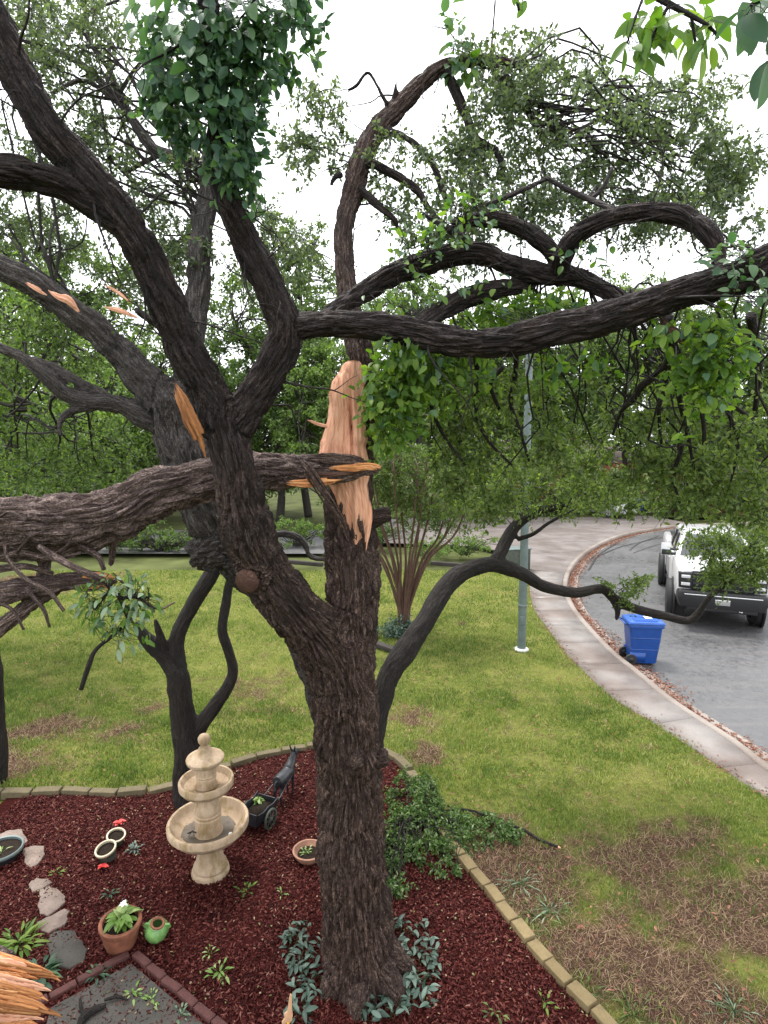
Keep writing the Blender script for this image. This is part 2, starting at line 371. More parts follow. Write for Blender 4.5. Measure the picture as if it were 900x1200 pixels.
def m_asphalt():
    t = NT('wet_asphalt'); v = t.vec(); f = t.noise(v, .45, 5, .6); g = t.noise(v, 55, 4, .75); st = t.noise(v, 1.0, 4, .6, (.5, 3, 1)); h = t.noise(v, 7, 5, .75)
    c = t.ramp(f, [(.35, (.042, .042, .045)), (.65, (.082, .081, .084))]); c = t.mix(.5, c, t.ramp(h, [(.35, (.03, .03, .032)), (.65, (.13, .125, .125))]))
    c = t.mix(t.ramp(st, [(.48, (0, 0, 0)), (.66, (.5, .5, .5))]), c, (.15, .13, .122)); c = t.mix(.5, c, t.ramp(g, [(.3, (.022, .022, .024)), (.72, (.17, .17, .175))]))
    t.col(c); t.rough(t.ramp(t.mix(.5, f, h), [(.40, (.26, .26, .26)), (.60, (.70, .70, .70))]), .55); t.bump(t.mix(.5, g, h), .5, .012); return t.m
M['asphalt'] = m_asphalt()
def m_grass(name, stops):
    return m_leaf(name, stops, .3, .3)
M['grass'] = m_grass('grass_blade', [(0, (.058, .105, .020)), (.45, (.125, .195, .040)), (.75, (.235, .285, .075)), (1, (.42, .38, .18))])
M['straw'] = m_grass('dry_grass', [(0, (.12, .068, .045)), (.5, (.28, .175, .115)), (.85, (.46, .32, .21)), (1, (.20, .21, .07))])
M['mulch'] = m_plain('red_mulch_bed', (.034, .007, .006), .95, .5, 40, spec=.05, bump=.8)
M['chip'] = m_leaf('red_mulch_chip', [(0, (.016, .004, .0036)), (.45, (.052, .011, .0095)), (.8, (.098, .025, .021)), (.97, (.165, .058, .046)), (1, (.36, .25, .19))], .0, .06)
M['litter'] = m_leaf('fallen_leaf', [(0, (.10, .035, .022)), (.5, (.20, .075, .048)), (1, (.30, .15, .09))], .1, .3)
def m_stone(name, a, b, c3, sc=5, rough=.85):
    t = NT(name); v = t.vec(); oi = t.n('ObjectInfo'); f = t.noise(v, sc, 5, .65); g = t.noise(v, 70, 3, .7)
    c = t.ramp(f, [(.3, a), (.55, b), (.75, c3)]); c = t.mix(.25, c, t.ramp(g, [(.3, a), (.7, c3)]))
    c = t.mix(t.ramp(oi.outputs['Random'], [(0, (0, 0, 0)), (1, (.45, .45, .45))]), c, a); t.col(c).rough(rough, .3); t.bump(g, .4, .006); return t.m
M['edging'] = m_stone('tan_edging_stone', (.12, .085, .042), (.22, .165, .08), (.30, .24, .13))
M['edging_mossy'] = m_stone('mossy_edging_stone', (.075, .062, .034), (.145, .115, .066), (.22, .18, .105), 7)
M['flag'] = m_stone('flagstone', (.13, .095, .08), (.24, .18, .15), (.33, .27, .225), 6)
M['brick'] = m_stone('red_brick', (.055, .022, .02), (.10, .038, .034), (.14, .062, .052), 14)
M['paver'] = m_stone('grey_paver', (.040, .037, .032), (.075, .068, .060), (.105, .098, .085), 4)
def m_fountain():
    t = NT('cast_stone'); v = t.vec(); f = t.noise(v, 4, 5, .65); g = t.noise(v, 60, 3, .7); h = t.noise(v, 9, 4, .7, (1, 1, .35))
    c = t.ramp(f, [(.3, (.33, .235, .155)), (.6, (.47, .355, .25)), (.8, (.54, .43, .32))])
    c = t.mix(t.ramp(h, [(.46, (0, 0, 0)), (.66, (.85, .85, .85))]), c, (.24, .17, .075))
    c = t.mix(t.ramp(t.noise(v, 2.3, 5, .7), [(.55, (0, 0, 0)), (.75, (.6, .6, .6))]), c, (.15, .125, .085))
    c = t.mix(t.ramp(g, [(.55, (0, 0, 0)), (.8, (.45, .45, .45))]), c, (.12, .09, .055)); t.col(c).rough(.85, .25); t.bump(g, .3, .006); return t.m
M['fountain'] = m_fountain()
def m_wood(name, a, b, c3):
    t = NT(name); v = t.vec('bk'); f = t.noise(v, 45, 4, .6, (1, 1, .6)); g = t.noise(v, 8, 3)
    c = t.ramp(f, [(.3, a), (.5, b), (.72, c3)]); c = t.mix(t.ramp(g, [(.5, (0, 0, 0)), (.75, (.5, .5, .5))]), c, a)
    t.col(c).rough(.7, .25); t.bump(f, .7, .02); return t.m
M['torn'] = m_wood('fresh_torn_wood', (.46, .19, .11), (.68, .36, .23), (.76, .46, .32))
M['torn_orange'] = m_wood('orange_torn_wood', (.30, .10, .035), (.55, .24, .09), (.72, .44, .23))
M['cut'] = m_wood('old_cut_wood', (.035, .017, .012), (.075, .037, .026), (.13, .072, .05))
M['terracotta'] = m_plain('terracotta', (.22, .085, .05), .75, .35, 9, spec=.3, bump=.2)
M['terracotta_pale'] = m_plain('pale_terracotta', (.30, .16, .11), .8, .3, 9, spec=.3)
M['soil'] = m_plain('potting_soil', (.022, .016, .012), .95, .4, 40, spec=.1, bump=.8)
M['cream'] = m_plain('cream_glaze', (.48, .42, .29), .5, .15, 9)
M['green_glaze'] = m_plain('green_glaze', (.15, .30, .09), .35, .35, 12)
M['black_metal'] = m_plain('dark_bronze', (.016, .017, .021), .38, .4, 15, spec=.5)
M['verdigris'] = m_plain('verdigris_metal', (.055, .065, .05), .55, .4, 12)
M['white'] = m_plain('white_petal', (.8, .8, .78), .6, .05)
M['red_petal'] = m_plain('red_petal', (.55, .035, .03), .5, .2, 20)
M['blue'] = m_plain('blue_plastic', (.006, .055, .26), .38, .15, 6)
M['blue_lid'] = m_plain('blue_plastic_lid', (.010, .075, .33), .33, .12, 6)
M['rubber'] = m_plain('rubber', (.014, .014, .015), .7, .2, 20)
M['black_plastic'] = m_plain('black_plastic', (.012, .012, .013), .4, .1)
M['galv'] = m_plain('galvanised_pole', (.12, .155, .15), .5, .18, 5, metal=.15)
def m_paint(name, c):
    t = NT(name); t.col(c).rough(.28, .5); t.p.inputs['Coat Weight'].default_value = .6; t.p.inputs['Coat Roughness'].default_value = .08
    f = t.noise(t.vec(), 2.0, 3); t.col(t.ramp(f, [(.3, tuple(x * .93 for x in c)), (.7, c)])); return t.m
M['paint_white'] = m_paint('white_car_paint', (.60, .60, .61)); M['paint_silver'] = m_paint('silver_car_paint', (.33, .33, .34)); M['paint_dark'] = m_paint('dark_car_paint', (.02, .022, .026))
def m_glass(name, c):
    t = NT(name); t.col(c).rough(.06, .6); t.p.inputs['Coat Weight'].default_value = .8; t.p.inputs['Coat Roughness'].default_value = .03; return t.m
M['glass'] = m_glass('tinted_glass', (.018, .022, .024)); M['lamp_glass'] = m_glass('lamp_glass', (.55, .55, .56))
M['chrome'] = m_plain('chrome', (.62, .62, .63), .16, .05, 5, metal=1.0)
M['house_brick'] = m_plain('house_brick', (.30, .12, .08), .9, .25, 8, spec=.2)
M['house_wall'] = m_plain('house_wall', (.42, .37, .31), .9, .15, 5, spec=.2)
M['roof'] = m_plain('roof_shingle', (.16, .13, .115), .9, .25, 6, spec=.2)
M['yellow'] = m_plain('yellow_paint', (.72, .46, .02), .5, .1)
M['tan_wood'] = m_plain('tan_wood', (.52, .30, .17), .7, .2, 14)
M['trim'] = m_plain('white_trim', (.62, .61, .58), .6, .08)
print('helpers', round(time.time() - T0, 1))

# ================================================================== THE GROUND
rng = np.random.default_rng(7)
def proj(P):
    P = np.asarray(P); d = P - np.array([0, 0, CAM_H]); f = d[:, 1] * CP - d[:, 2] * SP; u = d[:, 1] * SP + d[:, 2] * CP
    f = np.maximum(f, .01); return 450 + F * d[:, 0] / f, 600 - F * u / f
def in_poly(X, Y, poly):
    inside = np.zeros(len(X), bool); n = len(poly)
    for i in range(n):
        x1, y1 = poly[i][:2]; x2, y2 = poly[(i + 1) % n][:2]
        c = ((y1 > Y) != (y2 > Y)) & (X < (x2 - x1) * (Y - y1) / (y2 - y1 + 1e-12) + x1); inside ^= c
    return inside
def gline(pts, step=.2, z=0.0): return catmull(np.array([G(a, b, z) for a, b in pts]), step)

# kerb line (road side) and lawn edge of the pavement
kerb_px = [(900, 895), (864, 867), (793, 821), (751, 787), (722, 764), (697, 739), (676, 714), (667, 696), (665, 682), (671, 664), (687, 647), (712, 633), (740, 624), (786, 616)]
K = gline(kerb_px, .25); t0 = K[0] - K[6]; t0 /= np.linalg.norm(t0); t1 = K[-1] - K[-8]; t1 /= np.linalg.norm(t1)
K = np.vstack([K[0] + t0 * np.linspace(7, .3, 20)[:, None], K, K[-1] + (t1 * .4 + np.array([.9, .1, 0])) * np.linspace(.5, 40, 40)[:, None]])
edge_px = [(900, 934), (886, 927), (829, 888), (758, 842), (722, 821), (687, 789), (665, 767), (644, 739), (626, 714), (621, 693), (619, 668)]
E = gline(edge_px, .25); t0 = E[0] - E[6]; t0 /= np.linalg.norm(t0); E = np.vstack([E[0] + t0 * np.linspace(5, .3, 16)[:, None], E])
def edge_x(Y): return np.interp(Y, E[:, 1], E[:, 0])
Y_END = E[-1, 1]
def offset(L, d):
    T = np.gradient(L, axis=0); T /= np.linalg.norm(T, axis=1)[:, None]; return L + np.stack([-T[:, 1], T[:, 0], 0 * T[:, 0]], 1) * d

# terrain far below the sheets, out to the horizon
g = MB(); g.quad((-600, -40, -.22), (600, -40, -.22), (600, 1200, -.22), (-600, 1200, -.22)); tag(g.build('terrain', M['terrain']), kind='structure')
# road: everything on the street side of the kerb
V = []; Fq = []
for i, k in enumerate(K):
    for j, dx in enumerate((-.02, .6, 2, 5, 12, 80)): V.append((k[0] + dx + (0 if j else 0), k[1], -.13 + .03 * min(1, dx / 5)))
for i in range(len(K) - 1):
    for j in range(5): Fq.append((i * 6 + j, i * 6 + j + 1, i * 6 + j + 7, i * 6 + j + 6))
road = link('road', mesh_from('road', V, np.array(Fq), smooth=True), M['asphalt']); tag(road, kind='structure')
def seam(pts, wd):
    L = catmull(np.array([G(a, b, -.108) for a, b in pts]), .3); A = offset(L, wd / 2); B = offset(L, -wd / 2); n = len(L)
    return mesh_from('tar_seam', np.vstack([A, B]), np.array([(i, i + 1, n + i + 1, n + i) for i in range(n - 1)]))
M['tar'] = m_plain('tar_seam', (.03, .03, .032), .4, .2, 9)
for pts in ([(742, 648), (765, 640), (790, 633)], [(738, 645), (748, 637), (772, 628)], [(700, 652), (730, 640), (775, 630)], [(690, 668), (702, 650), (722, 637)]):
    link('tar_seam', seam(pts, .07), M['tar'], road)
# kerb
secs = []
KB = offset(K, .16); Kf = offset(K, -.02)
V = []; n = len(K)
for i in range(n):
    V += [(*KB[i, :2], -.15), (*KB[i, :2], .012), (*(K[i, :2] * .85 + KB[i, :2] * .15), .012), (*K[i, :2], -.008), (*Kf[i, :2], -.128), (*Kf[i, :2], -.2)]
Fq = [(i * 6 + j, i * 6 + j + 1, i * 6 + j + 7, i * 6 + j + 6) for i in range(n - 1) for j in range(5)]
tag(link('kerb', mesh_from('kerb', V, np.array(Fq)), M['kerb']), kind='structure')
# gutter pan
GP = offset(K, -.34); V = np.vstack([np.c_[Kf[:, :2], np.full(n, -.122)], np.c_[GP[:, :2], np.full(n, -.118)]])
tag(link('gutter', mesh_from('gutter', V, np.array([(i, i + 1, n + i + 1, n + i) for i in range(n - 1)])), M['kerb']), kind='structure')
# pavement: slabs between lawn edge and kerb
walk = tag(thing('sidewalk', None, None), kind='structure')
KBs = KB + 0
def near_kerb(p): return KBs[np.linalg.norm(KBs[:, :2] - p[:2], axis=1).argmin()]
sE = np.concatenate([[0], np.cumsum(np.linalg.norm(np.diff(E, axis=0), axis=1))]); stations = np.linspace(0, sE[-1], int(sE[-1] / 1.32))
ptE = lambda s: np.array([np.interp(s, sE, E[:, k]) for k in range(3)])
def kseg(a, b, m=5):
    out = []
    for t in np.linspace(0, 1, m):
        e = ptE(a + (b - a) * t); k = near_kerb(e); out.append((e, k + (e - k) * .012))
    return out
for i in range(len(stations) - 1):
    sg = kseg(stations[i] + .009, stations[i + 1] - .009); b = MB(); h = .006 + rng.uniform(-.004, .006)
    V = []; m = len(sg)
    for (e, k) in sg: V += [(e[0], e[1], h), (k[0], k[1], h), (e[0], e[1], -.12), (k[0], k[1], -.12)]
    Fs = []
    for q in range(m - 1):
        o = q * 4; Fs += [(o, o + 1, o + 5, o + 4), (o + 2, o + 6, o + 7, o + 3), (o, o + 4, o + 6, o + 2), (o + 1, o + 3, o + 7, o + 5)]
    Fs += [(0, 2, 3, 1), ((m - 1) * 4, (m - 1) * 4 + 1, (m - 1) * 4 + 3, (m - 1) * 4 + 2)]
    b.add(V, Fs); b.build('slab', M['concrete'], walk)
# driveway apron and the side street it runs into
pa = [(619, 667), (612, 652), (560, 640), (480, 637), (380, 634), (380, 613), (480, 607), (600, 606), (690, 606), (760, 604), (786, 607)]
A = [G(*p) for p in pa]; A[-1] = np.array([KB[-39][0], KB[-39][1], 0])
ia = np.linalg.norm(KB[:, :2] - E[-1, :2], axis=1).argmin(); poly = [p for p in A] + [k for k in KB[ia:len(KB) - 38][::-1]]
bm = bmesh.new(); vs_ = [bm.verts.new((p[0], p[1], -.006)) for p in poly]; f_ = bm.faces.new(vs_); bmesh.ops.triangulate(bm, faces=[f_]); me = bpy.data.meshes.new('driveway'); bmesh.ops.recalc_face_normals(bm, faces=bm.faces); bm.to_mesh(me); bm.free()
tag(link('driveway', me, M['apron']), kind='structure')
g = MB(); y0, y1 = G(200, 648)[1], G(200, 634)[1]; g.quad((-60, y0, -.03), (G(380, 634)[0] + .3, y0, -.03), (G(380, 634)[0] + .3, y1 + 4, -.03), (-60, y1 + 4, -.03))
tag(g.build('side_street', M['asphalt']), kind='structure')
g = MB(); yl = G(0, 606)[1]; g.quad((-80, yl, -.02), (90, yl, -.02), (90, 140, -.02), (-80, 140, -.02)); tag(g.build('far_lawn', M['terrain']), kind='structure')
g = MB(); g.quad((-80, y1 + 4, -.025), (G(380, 620)[0], y1 + 4, -.025), (G(380, 620)[0], yl, -.025), (-80, yl, -.025)); tag(g.build('verge', M['terrain']), kind='structure')

# flower bed outline
bed_px = [(-60, 938), (0, 934), (60, 931), (130, 933), (180, 930), (215, 921), (260, 905), (300, 891), (340, 883), (370, 878), (400, 876), (440, 882), (470, 897), (490, 922), (507, 957), (530, 995), (552, 1022), (600, 1082), (650, 1142), (712, 1207), (760, 1262)]
BE = gline(bed_px, .05)
bed_poly = [tuple(p[:2]) for p in BE[::3]] + [(BE[-1][0] + .6, 2.2), (-7, 2.2), (-7, BE[0][1])]
blobs = [(G(620, 1010), .9, .8), (G(760, 1000), 1.0, .7), (G(860, 1080), 1.2, .9), (G(760, 1130), 1.1, .8), (G(650, 1130), .5, .6), (G(890, 1180), .8, .6), (G(80, 855), 1.7, .75), (G(30, 890), 1.2, .6), (G(495, 845), .55, .45), (G(500, 880), .45, .4), (G(20, 680), 3.2, 1.6), (G(180, 830), .8, .6), (G(300, 800), 1.0, .8), (G(330, 850), .9, .5)]
wts = [1.1, 1.1, 1.1, 1.15, .8, .8, .95, .8, .85, .8, .95, .45, .35, .4]
def bare(X, Y):
    m = 0
    for (c, rx, ry), k in zip(blobs, wts): m = np.maximum(m, k * np.exp(-((X - c[0]) / rx) ** 2 - ((Y - c[1]) / ry) ** 2))
    P = np.stack([X, Y, 0 * X], 1); m = m + .34 * fbm(P * 1.4, 4, 3) + .26 * fbm(P * 6, 3, 8)
    return np.clip((m - .30) / .48, 0, 1)
ys = np.concatenate([np.arange(2.0, 12, .09), np.arange(12, Y_END + .01, .2)]); nx = 150; V = []
ys[-1] = Y_END
tt = np.linspace(0, 1, nx) ** .8
for y in ys: V.append(np.stack([-14 + (edge_x(y) + 14) * tt, np.full(nx, y), np.zeros(nx)], 1))
V = np.vstack(V); V[:, 2] += .012 * fbm(V * .8, 3, 4) - .012
mb = bare(V[:, 0], V[:, 1]); V[:, 2] -= .01 * mb
i = np.arange(len(ys) - 1)[:, None] * nx + np.arange(nx - 1)[None]; i = i.ravel()
tag(link('lawn', mesh_from('lawn', V, np.stack([i, i + 1, i + nx + 1, i + nx], 1), {'bare': mb}, True), M['lawn']), kind='structure')
# mulch bed sheet: gently heaped
bx = np.arange(-5.2, 3.0, .06); by = np.arange(2.3, 9.6, .06); XX, YY = np.meshgrid(bx, by); P = np.stack([XX.ravel(), YY.ravel(), np.zeros(XX.size)], 1)
P[:, 2] = .020 + .012 * fbm(P * 2.2, 3, 5); ok = in_poly(P[:, 0], P[:, 1], bed_poly); nxx = len(bx)
i = (np.arange(len(by) - 1)[:, None] * nxx + np.arange(nxx - 1)[None]).ravel(); q = np.stack([i, i + 1, i + nxx + 1, i + nxx], 1); q = q[ok[q].all(1)]
used = np.unique(q); remap = -np.ones(len(P), int); remap[used] = np.arange(len(used))
tag(link('flower_bed', mesh_from('flower_bed', P[used], remap[q], None, True), M['mulch']), kind='structure')

def blades(name, X, Y, L, Wd, lean, mat, label, cat, tone):
    n = len(X); a = rng.uniform(0, 2 * np.pi, n); b = rng.uniform(0, 2 * np.pi, n)
    base = np.stack([X, Y, np.full(n, -.012)], 1); side = np.stack([np.cos(a), np.sin(a), 0 * a], 1) * (Wd / 2)[:, None]
    tip = base + np.stack([np.cos(b) * lean * L, np.sin(b) * lean * L, L * np.sqrt(np.maximum(.05, 1 - lean ** 2))], 1)
    mid = base * .45 + tip * .55 + np.array([0, 0, 1]) * (L * .13)[:, None]
    V = np.stack([base - side, base + side, mid + side * .75, tip, mid - side * .75], 1).reshape(-1, 3); i = np.arange(n)[:, None] * 5
    fr = Y > 11.5                                             # far blades are single slivers
    V = V.reshape(-1, 5, 3); A_ = V[~fr]; B_ = V[fr][:, [0, 1, 3]]; na = len(A_); i = np.arange(na)[:, None] * 5; k = na * 5 + np.arange(len(B_))[:, None] * 3
    me = mesh_from(name, np.vstack([A_.reshape(-1, 3), B_.reshape(-1, 3)]), [i + np.array([[0, 1, 2, 4]]), np.vstack([i + np.array([[4, 2, 3]]), k + np.array([[0, 1, 2]])])], {'tint': np.concatenate([np.repeat(tone[~fr], 5), np.repeat(tone[fr], 3)])})
    return tag(link(name, me, mat), label, cat, kind='stuff')
def scatter_lawn(y0, y1, x0, dens):
    n = int((y1 - y0) * (8 - x0) * dens); X = rng.uniform(x0, 8, n); Y = rng.uniform(y0, y1, n)
    ok = (X < edge_x(Y) + .03 * rng.normal(size=n)) & ~in_poly(X, Y, bed_poly); X, Y = X[ok], Y[ok]; px, py = proj(np.stack([X, Y, 0 * X], 1)); v = (px > -30) & (px < 930) & (py < 1230)
    return X[v], Y[v]
GX, GY, GL, GW = [], [], [], []
SX, SY, SL, SW = [], [], [], []
for (y0, y1, x0, dens, L, Wd) in ((3.5, 8, -2, 3600, .050, .0065), (8, 12, -8, 2300, .055, .0085), (12, 17, -11, 1000, .065, .013), (17, Y_END, -14, 420, .075, .02)):
    X, Y = scatter_lawn(y0, y1, x0, dens); m = bare(X, Y); cl = fbm(np.stack([X * 2.6, Y * 2.6, 0 * X], 1), 3, 21)
    keep = rng.random(len(X)) > m * .84 + .22 * (cl < -.2); dry = (~keep) & (rng.random(len(X)) < .8)
    GX.append(X[keep]); GY.append(Y[keep]); n = keep.sum(); GL.append(L * rng.uniform(.45, 1.5, n) * (1 + .55 * cl[keep])); GW.append(np.full(n, Wd) * rng.uniform(.7, 1.3, n))
    SX.append(X[dry]); SY.append(Y[dry]); n = dry.sum(); SL.append(L * rng.uniform(.7, 2.4, n)); SW.append(np.full(n, Wd) * rng.uniform(.4, .85, n))
GX, GY, GL, GW, SX, SY, SL, SW = [np.concatenate(a) for a in (GX, GY, GL, GW, SX, SY, SL, SW)]
pt = np.stack([GX, GY, 0 * GX], 1); tn = np.clip(.47 + .26 * fbm(pt * .5, 3, 31) + .22 * fbm(pt * 2.6, 3, 32) + .22 * rng.normal(size=len(GX)), 0, 1)
blades('grass', GX, GY, np.abs(GL), GW, rng.uniform(.2, .85, len(GX)), M['grass'], 'short green lawn grass around the flower bed', 'grass', tn)
blades('dry_grass', SX, SY, SL, SW, rng.uniform(.85, .99, len(SX)), M['straw'], 'dry straw-coloured grass and thatch on the bare lawn patches', 'dry grass', rng.random(len(SX)) ** 1.2)
print('lawn', len(GX), len(SX), round(time.time() - T0, 1))
# mulch chips
n = 125000; X = rng.uniform(-5.0, 2.8, n); Y = 3.9 + (rng.random(n) ** 1.1) * 5.5; ok = in_poly(X, Y, bed_poly); X, Y = X[ok], Y[ok]; px, py = proj(np.stack([X, Y, 0 * X], 1)); v = (px > -30) & (px < 930) & (py < 1240); X, Y = X[v], Y[v]; n = len(X)
c = np.stack([X, Y, .026 + rng.uniform(0, .018, n)], 1); a = rng.uniform(0, 2 * np.pi, n); tl = rng.normal(0, .35, n); D = np.stack([np.cos(a) * np.cos(tl), np.sin(a) * np.cos(tl), np.sin(tl)], 1)
Nn = unit(np.stack([rng.normal(0, .5, n), rng.normal(0, .5, n), np.ones(n)], 1)); L = rng.uniform(.018, .055, n); Wd = rng.uniform(.009, .02, n)
S = unit(np.cross(D, Nn)); U = np.cross(S, D); Lh = (L / 2)[:, None]; Wh = (Wd / 2)[:, None]; th = (.004 + .006 * rng.random(n))[:, None]
V = np.stack([c - D * Lh - S * Wh * .6, c - D * Lh + S * Wh, c + D * Lh + S * Wh * .5, c + D * Lh - S * Wh, c + U * th - D * Lh * .5, c + U * th + D * Lh * .6], 1).reshape(-1, 3); i = np.arange(n)[:, None] * 6
me = mesh_from('mulch', V, [i + np.array([[1, 2, 5, 4]]), i + np.array([[3, 0, 4, 5]])], {'tint': np.repeat(np.clip(rng.random(n) * .985 + .02 * (rng.random(n) > .985), 0, 1), 6)})
tag(link('mulch', me, M['chip']), 'dark red wood mulch chips covering the flower bed', 'mulch', kind='stuff')
# leaf litter: gutter, pavement edge, bed
def litter(name, P, L, label):
    n = len(P); a = rng.uniform(0, 2 * np.pi, n); D = np.stack([np.cos(a), np.sin(a), rng.normal(0, .2, n)], 1); Nn = unit(np.stack([rng.normal(0, .35, n), rng.normal(0, .35, n), np.ones(n)], 1))
    return tag(link(name, leaf_mesh(name, P, D, Nn, L * rng.uniform(.6, 1.3, n), L * .5 * rng.uniform(.6, 1.3, n), rng), M['litter']), label, 'leaf litter', kind='stuff')
k = rng.integers(10, len(K) - 40, 9000); off = np.abs(rng.normal(0, .17, 9000)); T = np.gradient(K, axis=0); T /= np.linalg.norm(T, axis=1)[:, None]
ww = .5 + .5 * fbm(K * .5, 2, 4); off *= (.55 + ww)[k]
P = K[k] + T[k] * rng.uniform(-.15, .15, (9000, 1)) + np.stack([T[k][:, 1], -T[k][:, 0], 0 * off], 1) * (off + .03)[:, None]; P[:, 2] = -.112 + .012 * rng.random(9000)
litter('gutter_leaves', P, .06, 'reddish brown fallen leaves lining the gutter along the kerb')
k = rng.integers(0, len(E), 800); P = E[k] + np.c_[rng.normal(.03, .09, 800), rng.uniform(-.15, .15, 800), np.full(800, .018)]
litter('path_leaves', P, .045, 'small brown fallen leaves along the lawn edge of the sidewalk')
n = 900; X = rng.uniform(-4.5, 2.5, n); Y = rng.uniform(4, 9, n); ok = in_poly(X, Y, bed_poly)
tag(link('leaf_scraps', leaf_mesh('leaf_scraps', np.c_[X, Y, np.full(n, .05)][ok], rng.normal(size=(ok.sum(), 3)) * [1, 1, .2], np.array([[0, 0, 1.]]) + rng.normal(0, .3, (ok.sum(), 3)), rng.uniform(.015, .04, ok.sum()), rng.uniform(.010, .022, ok.sum()), rng, True, .3), M['straw']), 'pale scraps of torn leaf strewn over the red mulch', 'leaf litter', kind='stuff')

n = 2600; X = rng.uniform(-8, 6, n); Y = 4 + rng.random(n) ** 1.3 * 16; ok = (X < edge_x(Y)) & ~in_poly(X, Y, bed_poly); X, Y = X[ok], Y[ok]; n = len(X)
tag(link('lawn_debris', leaf_mesh('lawn_debris', np.c_[X, Y, rng.uniform(.015, .045, n)], rng.normal(size=(n, 3)) * [1, 1, .25], np.array([[0, 0, 1.]]) + rng.normal(0, .35, (n, 3)), rng.uniform(.03, .07, n), rng.uniform(.015, .03, n), rng), M['litter']), 'storm-blown brown leaves scattered over the lawn', 'leaf litter', kind='stuff')
# ------------------------------------------------------------------ stone edging of the bed, stone by stone
s = np.concatenate([[0], np.cumsum(np.linalg.norm(np.diff(BE, axis=0), axis=1))])
corner = s[np.linalg.norm(BE - G(490, 922), axis=1).argmin()]
def edging(name, label, s0, s1, step, mats, hgt, wd):
    root = thing(name, label, 'edging', tuple(ptB(s0)))
    var = []
    for q in range(4):
        b = MB(); b.box((0, 0, hgt / 2), (step * .965, wd * (1 + .06 * (q - 1.5)), hgt), 0, .97 - .012 * q); var.append(b.mesh('stone', .008)); var[-1].materials.append(mats)
    x = s0
    while x < s1 - step * .5:
        c = ptB(x + step / 2); d = ptB(x + step) - ptB(x); o = link('stone', var[rng.integers(4)], None, root)
        o.location = (c[0] - root.location.x + rng.normal(0, .006), c[1] - root.location.y + rng.normal(0, .006), rng.uniform(-.02, .004)); o.rotation_euler = (rng.normal(0, .02), rng.normal(0, .025), math.atan2(d[1], d[0]) + rng.normal(0, .03)); x += step
    return root
ptB = lambda x: np.array([np.interp(x, s, BE[:, k]) for k in range(3)])
edging('stone_edging', 'mossy tan stone edging along the back of the flower bed behind the fountain', 0.3, corner, .40, M['edging_mossy'], .11, .13)
edging('stone_edging', 'row of clean tan edging stones between the mulch and the dry lawn at right', corner + .02, s[-1], .262, M['edging'], .10, .125)
print('ground', round(time.time() - T0, 1))

# ================================================================== TREES
def batch_tubes(C, r, n=4):
    """C (k,m,3), r (k,m): k thin tubes at once"""
    k, m, _ = C.shape; T = unit(C[:, -1] - C[:, 0]); a = np.where(np.abs(T[:, 2:3]) < .9, np.array([[0, 0, 1.]]), np.array([[1., 0, 0]]))
    N = unit(np.cross(T, a)); B = np.cross(T, N); ang = np.arange(n) * 2 * np.pi / n
    ring = np.cos(ang)[None, :, None] * N[:, None] + np.sin(ang)[None, :, None] * B[:, None]
    V = (C[:, :, None] + ring[:, None] * r[:, :, None, None]).reshape(-1, 3)
    i = (np.arange(k)[:, None, None] * m + np.arange(m - 1)[None, :, None]) * n; j = np.arange(n)[None, None]; j2 = (j + 1) % n
    Fq = np.stack([i + j, i + j2, i + n + j2, i + n + j], -1).reshape(-1, 4)
    s = np.concatenate([np.zeros((k, 1)), np.cumsum(np.linalg.norm(np.diff(C, axis=1), axis=2), 1)], 1)
    bk = np.stack([np.cos(ang)[None, None] * r[:, :, None], np.sin(ang)[None, None] * r[:, :, None], np.repeat((s * .13 + np.arange(k)[:, None] * .31)[:, :, None], n, 2)], -1).reshape(-1, 3)
    return V, Fq, bk
def curve_between(A, B, m, wob, sag, rg):
    t = np.linspace(0, 1, m)[None, :, None]; C = A[:, None] * (1 - t) + B[:, None] * t; L = np.linalg.norm(B - A, axis=1)[:, None, None]
    k = len(A); ph = rg.uniform(0, 6.28, (2, k, 1, 3)); am = rg.normal(0, wob, (2, k, 1, 3)) * L
    C = C + (am[0] * np.sin(3.4 * t + ph[0]) + .45 * am[1] * np.sin(8 * t + ph[1])) * np.sin(np.pi * t); C[:, :, 2:3] += sag * L * np.sin(np.pi * t); return C
